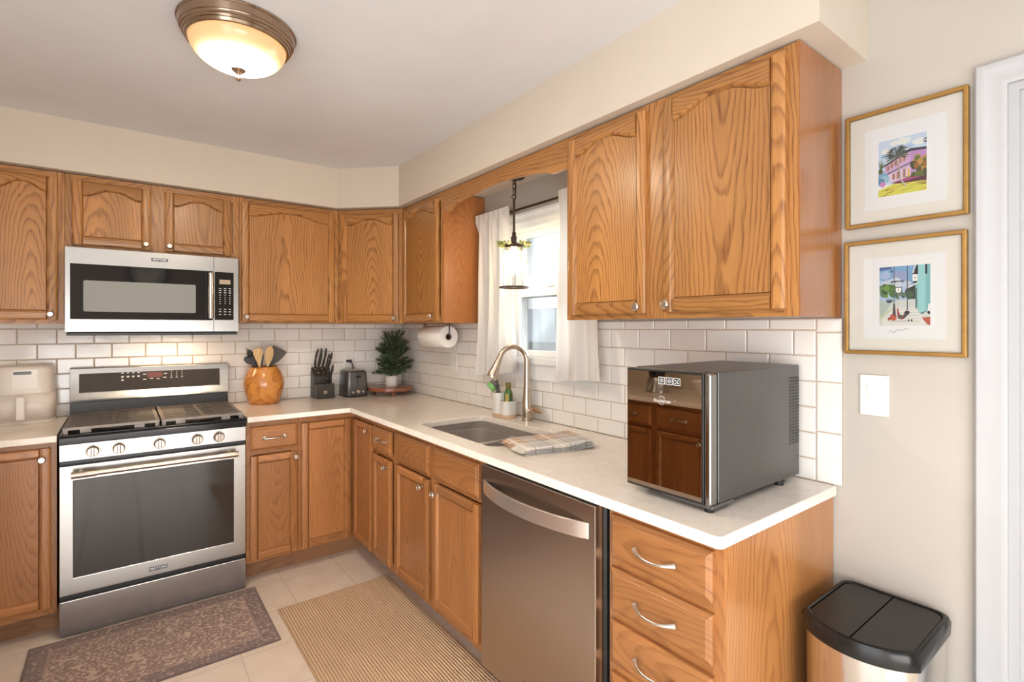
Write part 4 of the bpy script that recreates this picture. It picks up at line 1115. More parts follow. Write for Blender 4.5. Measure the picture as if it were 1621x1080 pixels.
# ------------------------------------------------------------------ paper towels
def paper_towels():
    hx, hz = -.140, 1.339
    t = thing('towel_holder', 'black paper towel bracket under the narrow wall cabinet', 'paper towel holder', (hx, -.80, 1.4205))
    m = MB(); m.tube([(0, -.152, -.001), (0, -.152, -.080), (0, -.152, -.0815)], .004, 8).tube([(0, -.158, -.0815), (0, .160, -.0815)], .006, 10).tube([(0, .160, -.001), (0, .160, -.082)], .004, 8)
    m.box(-.012, .012, -.165, -.135, -.004, -.0005).box(-.012, .012, .145, .172, -.004, -.0005)
    m.build('bracket', BLACK, t, smooth=40)
    r = thing('paper_towel_roll', 'white paper towel roll on the bracket beside the window', 'paper towel roll', (hx, -.80, hz))
    pap = plain('paper_white', (.86, .82, .79), .9, var=.03, scale=80, bump=.2)
    MB().lathe([(.0215, -.142), (.0660, -.142), (.0675, -.140), (.0675, .140), (.0660, .142), (.0215, .142), (.0215, -.142)], (0, 0, 0), 48, 'y').build('paper', pap, r, smooth=40)
    MB().lathe([(.0185, -.1425), (.0213, -.1425), (.0213, .1425), (.0185, .1425), (.0185, -.1425)], (0, 0, 0), 28, 'y').build('core', flat('cardboard', (.33, .20, .12), .8), r, smooth=40)
paper_towels()
# ------------------------------------------------------------------ curtains
def cloth_mat():
    q = NT('white_curtain'); q.n.remove(q.b)
    d = q.node('ShaderNodeBsdfDiffuse'); t = q.node('ShaderNodeBsdfTranslucent'); m = q.node('ShaderNodeMixShader'); m.inputs[0].default_value = .26
    x, y, z = q.sep(q.coord())
    wv = q.noise(q.comb(q.math('MULTIPLY', x, 900), q.math('MULTIPLY', y, 900), q.math('MULTIPLY', z, 120)), 1.0, 2)
    c = q.ramp(wv, [(.3, (.76, .72, .68, 1)), (.7, (.82, .78, .745, 1))])
    q.link(c, d.inputs[0]); q.link(c, t.inputs[0]); q.link(d.outputs[0], m.inputs[1]); q.link(t.outputs[0], m.inputs[2]); q.link(m.outputs[0], q.out.inputs[0])
    return q.m
CURT = cloth_mat()
RZ = 2.022; RX = -.066
rod = thing('curtain_rod', 'thin dark curtain rod across the top of the sink window', 'curtain rod', (RX, -1.64, RZ))
MB().tube([(0, .500, 0), (0, -.500, 0)], .0065, 12).build('pole', BRONZE, rod, smooth=40)
for yy in (.495, -.495): MB().tube([(.002, yy, 0), (RX*-1-.001, yy, 0)], .005, 8).build('bracket', BRONZE, rod, smooth=40)
def curtain(label, ytop, ybot, zbot, folds, amp, seed, flare):
    """ytop=(start,end) on the rod, ybot on the hem; the hem height may tilt"""
    ra = random.Random(seed); t = thing('window_curtain', label, 'curtain', (RX, (ytop[0]+ytop[1])/2, zbot[0]), 0, 'curtains at the sink window')
    ox, oy, oz = RX, (ytop[0]+ytop[1])/2, zbot[0]; ph = [ra.uniform(0, 6.28) for _ in range(4)]
    ztop = RZ+.032
    def P(u, v):
        v2 = v**1.15
        y = (ytop[0]+(ytop[1]-ytop[0])*u)*(1-v2)+(ybot[0]+(ybot[1]-ybot[0])*u)*v2
        zb = zbot[0]+(zbot[1]-zbot[0])*u
        z = ztop+(zb-ztop)*v
        a = amp*(.55+.7*v)
        x = a*math.sin(u*folds*2*PI+ph[0]+v*.6)+a*.45*math.sin(u*folds*4.1*PI+ph[1]-v*1.3)+.006*math.sin(v*7+u*5+ph[2])*v
        tp = smoothstep((v-.03)/.10); x = x*tp-(.0095+.004*abs(math.sin(u*folds*2*PI+ph[0])))*(1-tp)
        x += -flare*v*v+RX
        y += .35*a*math.cos(u*folds*2*PI+ph[0])
        x = min(x, -.030)
        return (x-ox, y-oy, z-oz)
    MB().grid(P, 90, 46).build('cloth', CURT, t, smooth=180)
    hem = lambda u, v: tuple(Vector(P(u, .945+.055*v))+Vector((-.0022, 0, 0)))
    MB().grid(hem, 90, 3).build('hem', CURT, t, smooth=180)
curtain('white curtain panel on the left of the sink window, lit warm by the pendant', (-1.150, -1.478), (-1.165, -1.560), (1.118, 1.160), 3.4, .020, 4, .02)
curtain('white curtain panel on the right of the window, partly behind the cabinet', (-1.868, -2.095), (-1.842, -2.165), (1.140, 1.165), 2.3, .017, 9, .015)

# ------------------------------------------------------------------ lamps
def emit(name, stops, axis_r, centre_s, edge_s):
    """lamp glass that glows; brighter towards the bulb side (r from the axis in the object's own frame)"""
    q = NT(name); x, y, z = q.sep(q.coord())
    r = q.math('DIVIDE', q.math('SQRT', q.math('ADD', q.math('MULTIPLY', x, x), q.math('MULTIPLY', y, y))), axis_r)
    n = q.noise(q.coord(), 6, 2)
    f = q.math('ADD', r, q.math('MULTIPLY', q.math('SUBTRACT', n, .5), .08))
    q.set(col=(.34, .26, .16, 1), rough=.2, emit=q.ramp(f, stops), es=q.math('ADD', edge_s, q.math('MULTIPLY', q.math('POWER', q.math('SUBTRACT', 1.0, q.math('MINIMUM', r, 1.0)), 4.2), centre_s-edge_s)))
    return q.m
def ceiling_lamp():
    t = thing('ceiling_light', 'round flush ceiling light with brushed bronze rim and glowing bowl', 'ceiling light', (-1.415, -1.685, HC-.18))
    H = .18; b = lambda d: H-d
    MB().lathe([(0, b(.0005)), (.186, b(.0005)), (.1875, b(.004)), (.186, b(.008)), (.183, b(.010)), (.178, b(.030)), (.1755, b(.031)), (.1735, b(.035)), (.1735, b(.040)), (.1700, b(.042)), (.1680, b(.049)), (.1650, b(.050)), (.1615, b(.059)), (.160, b(.060)), (.1545, b(.060)), (.1545, b(.040)), (0, b(.040))], (0, 0, 0), 64).build('metal_pan', PAN, t, smooth=35)
    pr = [(.1535, b(.050))]+[(.1535*math.cos(a*PI/2/14)**.9, b(.052)-.089*math.sin(a*PI/2/14)) for a in range(1, 14)]+[(0, b(.141))]
    MB().lathe(pr, (0, 0, 0), 56).build('glass_bowl', emit('glowing_bowl', [(0, (1, .90, .74, 1)), (.55, (1, .86, .62, 1)), (.80, (1, .72, .36, 1)), (1, (1, .55, .20, 1))], .1535, 1000, .50), t, smooth=60)
    MB().lathe([(0, b(.136)), (.0235, b(.1385)), (.0245, b(.142)), (.017, b(.149)), (.009, b(.156)), (.0065, b(.162)), (.0095, b(.167)), (.0095, b(.173)), (.005, b(.179)), (0, b(.180))], (0, 0, 0), 24).build('finial', PAN, t, smooth=50)
PAN = flat('brushed_bronze', (.37, .27, .195), .20, metal=1.0)
ceiling_lamp()
def added_panel():  # unseen fixture added to go with the overhead fill light
    t = thing('added_ceiling_panel', 'added flat ceiling panel behind the viewer, housing for the fill light', 'ceiling light', (-1.45, -4.25, 2.36))
    MB().box(-.9, .9, -.55, .55, .03, .0775).build('housing', TRIMW, t, bevel=.01)
    MB().box(-.87, .87, -.52, .52, .02, .0298).build('diffuser', CERL, t)
CERL = flat('opal_diffuser', (.85, .84, .82), .5)
added_panel()
PX, PY = -.135, -1.598
def pendant():
    t = thing('pendant_light', 'dark bronze pendant with seeded glass jar hanging before the window', 'pendant light', (PX, PY, 1.598))
    Z = lambda z: z-1.598
    MB().lathe([(0, Z(2.1795)), (.060, Z(2.1795)), (.060, Z(2.172)), (.052, Z(2.164)), (.015, Z(2.160)), (0, Z(2.160))], (0, 0, 0), 36).build('canopy', BRONZE, t, smooth=40)
    c = MB(); zs = [2.150, 2.122, 2.094]
    for i, z in enumerate(zs):
        p = []
        for k in range(17):
            a = 2*PI*k/16; q = (.0085*math.cos(a), .0185*math.sin(a)); p.append((q[0], 0, Z(z)+q[1]) if i % 2 else (0, q[0], Z(z)+q[1]))
        c.tube(p, .0024, 6)
    p = [(.011*math.cos(2*PI*k/16)*.7, .011*math.cos(2*PI*k/16)*-.7, Z(2.068)+.011*math.sin(2*PI*k/16)) for k in range(17)]
    c.tube(p, .0026, 6).build('chain', BRONZE, t, smooth=60)
    MB().tube([(.012, .004, Z(2.160)), (.020, .008, Z(2.125)), (.016, .006, Z(2.085)), (.004, 0, Z(2.055))], .0022, 6).build('wire', BRONZE, t, smooth=60)
    MB().tube([(0, 0, Z(2.058)), (0, 0, Z(1.885))], .0062, 12).build('rod', BRONZE, t, smooth=40)
    y = MB(); d = Vector((.796, -.605, 0))*1.0
    for sg in (-1, 1):
        v = Vector((-.35*sg, -.94*sg, 0)) if sg < 0 else Vector((.35, .94, 0))
        v = Vector((-.55, -.84, 0))*sg
        y.tube([v*.002+Vector((0, 0, Z(1.905))), v*.012+Vector((0, 0, Z(1.893))), v*.022+Vector((0, 0, Z(1.865))), v*.040+Vector((0, 0, Z(1.85))), v*.060+Vector((0, 0, Z(1.838))), v*.0665+Vector((0, 0, Z(1.82))), v*.0668+Vector((0, 0, Z(1.609)))], .0026, 6)
    y.build('yoke', BRONZE, t, smooth=60)
    MB().lathe([(.0075, Z(1.888)), (.011, Z(1.880)), (.010, Z(1.868)), (.016, Z(1.862)), (.016, Z(1.835)), (.028, Z(1.828)), (.046, Z(1.822)), (.048, Z(1.806)), (.044, Z(1.806)), (.044, Z(1.818)), (0, Z(1.826))], (0, 0, 0), 28).build('socket_cap', BRONZE, t, smooth=40)
    MB().lathe([(.0765, Z(1.598)), (.0765, Z(1.6065)), (.0575, Z(1.6065)), (.0575, Z(1.598)), (.0765, Z(1.598))], (0, 0, 0), 48).build('base_ring', BRONZE, t, smooth=40)
    q = NT('seeded_glass'); q.n.remove(q.b)
    tr = q.node('ShaderNodeBsdfTransparent'); gl = q.node('ShaderNodeBsdfGlossy'); gl.inputs[1].default_value = .08
    v = q.voro(q.coord(), 150, 'Distance'); nb = q.node('ShaderNodeBump'); nb.inputs['Strength'].default_value = .5; nb.inputs['Distance'].default_value = .003
    q.link(v, nb.inputs['Height']); q.link(nb.outputs[0], gl.inputs['Normal'])
    lw = q.node('ShaderNodeFresnel'); lw.inputs[0].default_value = 1.5; q.link(nb.outputs[0], lw.inputs['Normal'])
    seed = q.ramp(v, [(.12, (.5, .5, .5, 1)), (.22, (.0, .0, .0, 1))])
    mx = q.node('ShaderNodeMixShader'); q.link(q.math('MINIMUM', q.math('ADD', q.math('MULTIPLY', lw.outputs[0], .9), q.math('MULTIPLY', seed, .35)), 1.0), mx.inputs[0])
    tr.inputs[0].default_value = (.97, .97, .96, 1)
    q.link(tr.outputs[0], mx.inputs[1]); q.link(gl.outputs[0], mx.inputs[2]); q.link(mx.outputs[0], q.out.inputs[0])
    MB().lathe([(.046, Z(1.806)), (.052, Z(1.803)), (.0565, Z(1.795)), (.0575, Z(1.78)), (.0575, Z(1.607))], (0, 0, 0), 40).build('glass_jar', q.m, t, smooth=60)
    MB().lathe([(.013, Z(1.826)), (.013, Z(1.800)), (.016, Z(1.786)), (.026, Z(1.752)), (.030, Z(1.722)), (.026, Z(1.694)), (.014, Z(1.676)), (0, Z(1.672))], (0, 0, 0), 24).build('bulb', emit('bulb_glow', [(0, (1, .84, .55, 1)), (1, (1, .76, .42, 1))], .03, 52, 40), t, smooth=60)
pendant()
def garland():
    t = thing('leaf_wreath', 'small ring of pale green leaves around the pendant cap', 'wreath', (PX, PY, 1.806))
    ra = random.Random(5)
    st = [(.0535*math.cos(2*PI*k/24), .0535*math.sin(2*PI*k/24), .013) for k in range(25)]
    MB().tube(st, .003, 6).build('stem_ring', flat('stem_brown', (.10, .07, .03), .7), t, smooth=60)
    g = MB()
    for i in range(84):
        a = 2*PI*i/84+ra.uniform(-.1, .1); r0 = .056+.010*ra.random()
        if abs(math.sin(a-math.atan2(.84, .55))) < .30: continue
        b = Vector((r0*math.cos(a), r0*math.sin(a), .012+.010*ra.random()))
        d = Vector((math.cos(a+ra.uniform(-.5, .5)), math.sin(a+ra.uniform(-.5, .5)), ra.uniform(-.45, .9))).normalized(); L = ra.uniform(.018, .032)
        s = d.cross(Vector((ra.uniform(-1, 1), ra.uniform(-1, 1), ra.uniform(-1, 1)))).normalized()*L*.36; n = d.cross(s).normalized()*.003
        g.mat(0 if ra.random() < .6 else 1)
        g.add([b, b+d*L*.35+s+n, b+d*L*.75+s*.7+n, b+d*L, b+d*L*.75-s*.7+n, b+d*L*.35-s+n], [(0, 1, 2, 3), (0, 3, 4, 5)])
    g.build('leaves', [plain('leaf_olive', (.26, .30, .10), .55, var=.3, scale=60), plain('leaf_gold', (.46, .38, .13), .55, var=.3, scale=60)], t)
garland()

# ------------------------------------------------------------------ framed prints (right wall; local x = -world y)
def frame(label, y0, z0, z1, art, sign=False):
    t = thing('framed_print', label, 'framed print', (0, y0, z0), R90)
    W, H = .281, z1-z0; fw = .0115
    plate('frame', rect(0, W, 0, H), [rect(fw, W-fw, fw, H-fw)], -.022, -.0006, GOLD, t, .003)
    m = MB().box(fw-.001, W-fw+.001, -.009, -.002, fw-.001, H-fw+.001).build('mat_board', MAT_, t)
    a = plate('inner_mat', rect(.048, .236, .046, H-.052), [], -.0102, -.0088, MATW, m)
    g = MB(); mats = []; idx = {}
    ax0, ax1, az0, az1 = art['box']
    plate('print_border', rect(ax0-.004, ax1+.004, az0-.004, az1+.004), [], -.0108, -.0101, WHITE, a)
    def P(u, v): return (ax0+(ax1-ax0)*u, az0+(az1-az0)*v)
    lay = [0]
    def poly(col, pts):
        if col not in idx:
            idx[col] = len(mats); mats.append(flat('ink_%d_%d_%d' % col, lin(*col), .5))
        lay[0] += 1; d = .0109+lay[0]*.000012
        g.mat(idx[col]).prism([P(min(1, max(0, u)), min(1, max(0, v))) for u, v in pts], 'xz', -d, -.0107)
    art['draw'](poly)
    g.build('printed_picture', mats, a)
    q = NT('picture_glass_'+art['n']); q.n.remove(q.b); tr = q.node('ShaderNodeBsdfTransparent'); gl = q.node('ShaderNodeBsdfGlossy'); gl.inputs[1].default_value = .03
    fr = q.node('ShaderNodeFresnel'); fr.inputs[0].default_value = 1.4; mx = q.node('ShaderNodeMixShader'); q.link(q.math('MULTIPLY', fr.outputs[0], .8), mx.inputs[0]); q.link(tr.outputs[0], mx.inputs[1]); q.link(gl.outputs[0], mx.inputs[2]); q.link(mx.outputs[0], q.out.inputs[0])
    MB().box(fw-.001, W-fw+.001, -.0140, -.0135, fw-.001, H-fw+.001).build('glass', q.m, t)
    if sign:
        p = [(.048+.062+.0035*i, -.0104, .064+.004*math.sin(i*1.3)*(1 if i < 7 else .4)+.0008*i) for i in range(14)]
        MB().tube(p, .0006, 5).build('pencil_signature', flat('pencil', (.25, .25, .25), .7), a)
def circ(u, v, r, n=12, sy=1.0): return [(u+r*math.cos(2*PI*k/n), v+r*sy*math.sin(2*PI*k/n)) for k in range(n)]
def blob(u, v, r, ra, n=14, sy=1.0): return [(u+r*(.75+.45*ra.random())*math.cos(2*PI*k/n), v+r*sy*(.75+.45*ra.random())*math.sin(2*PI*k/n)) for k in range(n)]
def palm_house(p):
    ra = random.Random(2)
    p((196, 212, 230), [(0, .2), (1, .2), (1, 1), (0, 1)])
    for u, v, r in ((.18, .80, .12), (.55, .93, .14), (.85, .85, .13), (.35, .92, .10)): p((228, 230, 226), blob(u, v, r, ra, 12, .45))
    p((160, 185, 215), blob(.12, .72, .08, ra, 12, .5)); p((170, 192, 220), blob(.66, .82, .09, ra, 12, .4))
    p((205, 165, 205), [(.12, .30), (.68, .22), (.68, .73), (.14, .54)]); p((188, 140, 196), [(.68, .22), (1, .28), (1, .71), (.68, .73)])
    p((222, 200, 222), [(.22, .26), (.68, .24), (.68, .46), (.22, .38)])
    p((45, 35, 50), [(.12, .53), (.68, .72), (.68, .77), (.12, .56)]); p((45, 35, 50), [(.66, .77), (1, .74), (1, .70), (.66, .72)])
    p((40, 35, 50), [(.20, .385), (.72, .515), (.72, .540), (.20, .410)])
    for u, v, h in ((.21, .45, .09), (.29, .48, .10), (.37, .51, .11), (.47, .55, .12), (.55, .57, .13), (.33, .27, .11), (.42, .27, .13), (.55, .28, .15)):
        p((210, 140, 70), [(u-.032, v), (u+.032, v+.01), (u+.032, v+h+.01), (u-.032, v+h)]); p((90, 110, 150), [(u-.012, v), (u+.012, v+.005), (u+.012, v+h), (u-.012, v+h)])
    p((225, 175, 80), [(.62, .25), (.66, .25), (.66, .44), (.62, .43)])
    for k in range(16): p((200, 180, 210), [(.2+.03*k, .41), (.206+.03*k, .41), (.206+.03*k, .45+.006*k), (.2+.03*k, .45+.006*k)])
    for c, u, v, r in (((120, 165, 195), .08, .36, .12), ((150, 190, 205), .14, .30, .10), ((95, 135, 170), .05, .28, .08), ((200, 130, 180), .10, .22, .06), ((120, 150, 90), .66, .22, .10)): p(c, blob(u, v, r, ra, 14, .8))
    for i in range(34): p(((150, 95, 40), (95, 105, 45), (190, 140, 60), (70, 75, 40))[i % 4], blob(.86+ra.uniform(-.15, .14), .42+ra.uniform(-.17, .18), .05+.03*ra.random(), ra, 9))
    p((215, 210, 90), [(0, .12), (.35, .21), (.8, .19), (1, .16), (1, 0), (0, 0)]); p((90, 45, 55), [(.30, .20), (.55, .25), (1, .25), (1, .17), (.6, .18)])
    p((165, 70, 120), [(.25, .22), (.60, .27), (.9, .25), (.6, .21)])
    for i in range(16):
        u, v = ra.random()*.9, ra.random()*.15; p(((195, 120, 50), (120, 65, 35), (170, 165, 50), (80, 50, 40))[i % 4], [(u, v), (u+.13, v+.02), (u+.25, v+.035), (u+.12, v+.005)])
    tr = [(.38, .64), (.42, .62), (.47, .42), (.50, .25), (.61, .12), (.57, .115), (.48, .22), (.44, .42)]; p((205, 200, 190), tr); p((110, 95, 100), [(.38, .64), (.40, .63), (.455, .42), (.485, .24), (.58, .115), (.57, .115), (.48, .22), (.44, .42)])
    for a in range(17):
        t = -.5+a*(PI+1.0)/16; L = .20+.06*ra.random(); e = (.40+L*1.15*math.cos(t), .70+L*.75*math.sin(t)); mm = (.40+L*.6*math.cos(t), .72+L*.55*math.sin(t))
        p(((60, 70, 75), (105, 110, 85), (45, 55, 60))[a % 3], [(.39, .68), (mm[0], mm[1]+.018), e, (mm[0]+.01, mm[1]-.022), (.41, .67)])
    for a in range(11):
        t = a*PI/10; p(((80, 95, 60), (115, 120, 70))[a % 2], [(.05, .52), (.05+.10*math.cos(t), .54+.13*math.sin(t)), (.06, .50)])
    p((75, 85, 40), blob(.05, .46, .05, ra)); p((60, 65, 75), [(.92, .86), (1, .90), (1, .87)]); p((60, 65, 75), [(.93, .83), (1, .85), (1, .81)])
def street(p):
    ra = random.Random(4)
    p((120, 165, 205), [(0, .4), (1, .4), (1, 1), (0, 1)]); p((170, 195, 220), [(0, .42), (.7, .42), (.7, .66), (0, .78)])
    for u, v, r, c in ((.12, .86, .12, (165, 185, 215)), (.42, .84, .14, (150, 160, 195)), (.30, .72, .16, (205, 212, 222)), (.55, .70, .10, (190, 200, 215)), (.15, .70, .13, (195, 205, 220))): p(c, blob(u, v, r, ra, 14, .6))
    p((70, 100, 150), [(0, .94), (.25, .96), (.25, 1), (0, 1)])
    for i in range(26): p(((70, 110, 60), (110, 145, 60), (50, 80, 50), (95, 130, 85))[i % 4], blob(.02+.28*ra.random(), .52+.14*ra.random(), .06, ra, 9))
    for i in range(16): p(((75, 105, 85), (45, 65, 50), (100, 130, 110))[i % 3], blob(.32+.38*ra.random(), .49+.10*ra.random(), .05, ra, 9))
    p((205, 208, 200), [(0, .40), (.72, .44), (.8, .3), (1, .2), (1, 0), (0, 0)]); p((175, 190, 180), [(0, .42), (.30, .43), (.05, .14), (0, .12)])
    p((190, 200, 150), [(0, .14), (.28, .30), (.30, .30), (.02, .11)]); p((222, 220, 212), [(.05, .10), (.30, .30), (.70, .30), (.95, .05), (.9, .0), (.05, .0)])
    for k in range(5): p((165, 165, 160), [(.35, .27-.05*k), (.80, .27-.05*k), (.80, .265-.05*k), (.35, .265-.05*k)])
    p((50, 65, 85), blob(.20, .415, .07, ra, 12, .45)); p((140, 155, 170), [(.13, .43), (.27, .43), (.25, .46), (.16, .46)])
    p((40, 50, 45), [(.58, .44), (.72, .44), (.72, .68), (.56, .60)]); p((60, 90, 60), blob(.62, .52, .07, ra))
    p((130, 190, 190), [(.72, .34), (.78, .25), (.78, 1), (.72, 1)]); p((150, 205, 203), [(.78, .20), (.92, .22), (.92, 1), (.78, 1)]); p((120, 180, 182), [(.92, .22), (1, .20), (1, 1), (.92, 1)])
    p((25, 30, 38), [(.905, .84), (.945, .84), (.945, 1), (.905, 1)]); p((30, 40, 45), [(.725, .30), (.745, .27), (.745, .62), (.725, .62)]); p((95, 160, 162), [(.90, .22), (.905, .22), (.905, .82), (.90, .82)])
    p((235, 238, 235), [(.57, .64), (.78, .72), (.78, .70), (.57, .62)]); p((30, 32, 36), [(.66, .86), (.75, 1), (.77, 1), (.77, .84), (.70, .84)]); p((210, 215, 218), [(.665, .88), (.70, 1), (.725, 1), (.69, .86)])
    p((235, 232, 228), [(.665, .735), (.765, .735), (.765, .845), (.665, .845)]); p((60, 60, 70), circ(.715, .79, .012)); p((30, 32, 36), circ(.715, .715, .045, 12, .4))
    p((60, 85, 95), [(.80, .20), (.92, .24), (.95, .26), (.86, .19)])
    p((190, 90, 60), [(.84, .13), (1, .14), (1, .0), (.95, .02)])
    for k in range(4): p((130, 50, 35), [(.86+.02*k, .11-.03*k), (1, .12-.03*k), (1, .115-.03*k), (.86+.02*k, .105-.03*k)])
    p((240, 240, 238), [(.94, .18), (.97, .36), (1, .36), (1, .17)]); p((40, 45, 50), blob(.975, .21, .03, ra))
    p((70, 72, 85), [(.293, .36), (.309, .36), (.306, 1), (.296, 1)]); p((62, 62, 72), [(.27, .17), (.34, .17), (.318, .37), (.286, .37)]); p((62, 62, 72), [(.26, .15), (.35, .15), (.34, .18), (.27, .18)])
    p((75, 80, 92), [(.555, .28), (.575, .28), (.572, 1), (.560, 1)]); p((60, 62, 70), circ(.566, .275, .02, 10, .6))
    p((55, 58, 68), [(.24, .738), (.49, .738), (.49, .755), (.24, .755)]); p((80, 85, 95), [(.49, .744), (.67, .744), (.67, .750), (.49, .750)]); p((40, 42, 48), blob(.25, .92, .02, ra)); p((40, 42, 48), circ(.255, .73, .015)); p((40, 42, 48), circ(.33, .735, .012))
    p((190, 190, 180), [(.386, .28), (.396, .28), (.396, .56), (.386, .56)])
    p((35, 38, 42), [(.325, .645), (.46, .645), (.455, .57), (.42, .54), (.365, .54), (.33, .57)]); p((245, 245, 242), [(.335, .635), (.45, .635), (.445, .575), (.415, .55), (.37, .55), (.34, .575)])
    p((30, 32, 36), [(.386, .57), (.398, .57), (.398, .62), (.386, .62)]); p((130, 140, 130), circ(.391, .46, .02, 10, 1.4))
    p((190, 85, 60), blob(.29, .13, .07, ra, 12, .7)); p((150, 60, 45), [(.17, .13), (.19, .08), (.25, .12), (.24, .15)]); p((170, 50, 40), circ(.25, .175, .02))
    p((150, 55, 45), [(.36, .26), (.38, .27), (.42, .18), (.50, .16), (.52, .12), (.46, .10), (.38, .12)]); p((80, 90, 80), blob(.43, .145, .045, ra, 12, .8)); p((35, 40, 50), blob(.56, .215, .055, ra, 12, .7)); p((60, 65, 75), blob(.52, .17, .04, ra)); p((200, 50, 40), circ(.372, .275, .016))
    p((70, 70, 70), [(.20, .075), (.60, .085), (.60, .08), (.20, .07)])
    for u in (.59, .65): p((50, 40, 45), blob(u, .085, .018, ra, 8))
frame('gold framed print of a pink house with palm trees, upper of two', -3.0735, 1.687, 2.018, dict(n='upper', box=(.0825, .193, .081, .239), draw=palm_house))
frame('gold framed print of a street with chickens and lamp posts, lower of two', -3.0705, 1.318, 1.648, dict(n='lower', box=(.088, .204, .083, .249), draw=street), sign=True)

# ------------------------------------------------------------------ bin and rugs
def bin_():
    t = thing('trash_can', 'stainless steel trash can with black two-flap lid', 'trash can', (-.195, -3.199, 0))
    def ring(g, bulge=1.0, n=14, r=.03):
        """plan outline grown by g: straight back and sides, bowed front (towards -x)"""
        x0, x1, y = -.098-g, .168+g, .124+g; pts = []
        for cx, cy, a0 in ((x1-r, y-r, 0),):
            pts += [(cx+r*math.cos(a0+PI/2*i/6), cy+r*math.sin(a0+PI/2*i/6)) for i in range(7)]
        k = []
        for i in range(n+1):
            q = i/n; yy = y-2*y*q; k.append((x0-.062*bulge*(1-(2*q-1)**2)**.8, yy))
        pts += k
        pts += [(x1-r+r*math.cos(1.5*PI+PI/2*i/6), -y+r+r*math.sin(1.5*PI+PI/2*i/6)) for i in range(7)]
        return pts
    def stack(lv):
        vs = []; fs = []; n = len(ring(0))
        for g, z in lv: vs += [(p[0], p[1], z) for p in ring(g)]
        for k in range(len(lv)-1): fs += [(k*n+i, k*n+(i+1) % n, (k+1)*n+(i+1) % n, (k+1)*n+i) for i in range(n)]
        fs += [tuple(range(n)), tuple((len(lv)-1)*n+i for i in range(n))]
        return MB().add(vs, fs)
    stack([(-.008, .025), (-.006, .028), (-.004, .612), (-.010, .616)]).build('body', flat('bin_steel', (.70, .68, .66), .14, metal=1.0), t, smooth=35)
    stack([(-.002, 0), (.0, .004), (-.001, .0248)]).build('base', BLACK, t, smooth=35)
    rim = flat('lid_black', (.010, .010, .010), .24, spec=.35); mt = plain('lid_flap_black', (.012, .010, .009), .33, var=.25, scale=90, bump=.1, spec=.35)
    n = len(ring(0)); vs = []
    for g, z in ((-.004, .606), (.003, .610), (.004, .640), (.0, .650), (-.006, .6525), (-.010, .650), (-.011, .640)): vs += [(p[0], p[1], z) for p in ring(g)]
    fs = [(k*n+i, k*n+(i+1) % n, (k+1)*n+(i+1) % n, (k+1)*n+i) for k in range(6) for i in range(n)]
    MB().add(vs, fs).build('lid_rim', rim, t, smooth=40)
    o = [p for p in ring(-.0115)]
    for sg in (1, -1):
        pts = [(p[0], max(p[1], .0012) if sg > 0 else min(p[1], -.0012)) for p in o]
        q = []
        for p in pts:
            if not q or (Vector(p)-Vector(q[-1])).length > 1e-5: q.append(p)
        if (Vector(q[0])-Vector(q[-1])).length < 1e-5: q.pop()
        cl = [p for i, p in enumerate(q) if not (abs(abs(p[1])-.0012) < 1e-6 and abs(abs(q[i-1][1])-.0012) < 1e-6 and abs(abs(q[(i+1) % len(q)][1])-.0012) < 1e-6)]
        f = MB().prism(cl, 'xy', .634, .6485).build('lid_flap', mt, t, bevel=.002)
bin_()
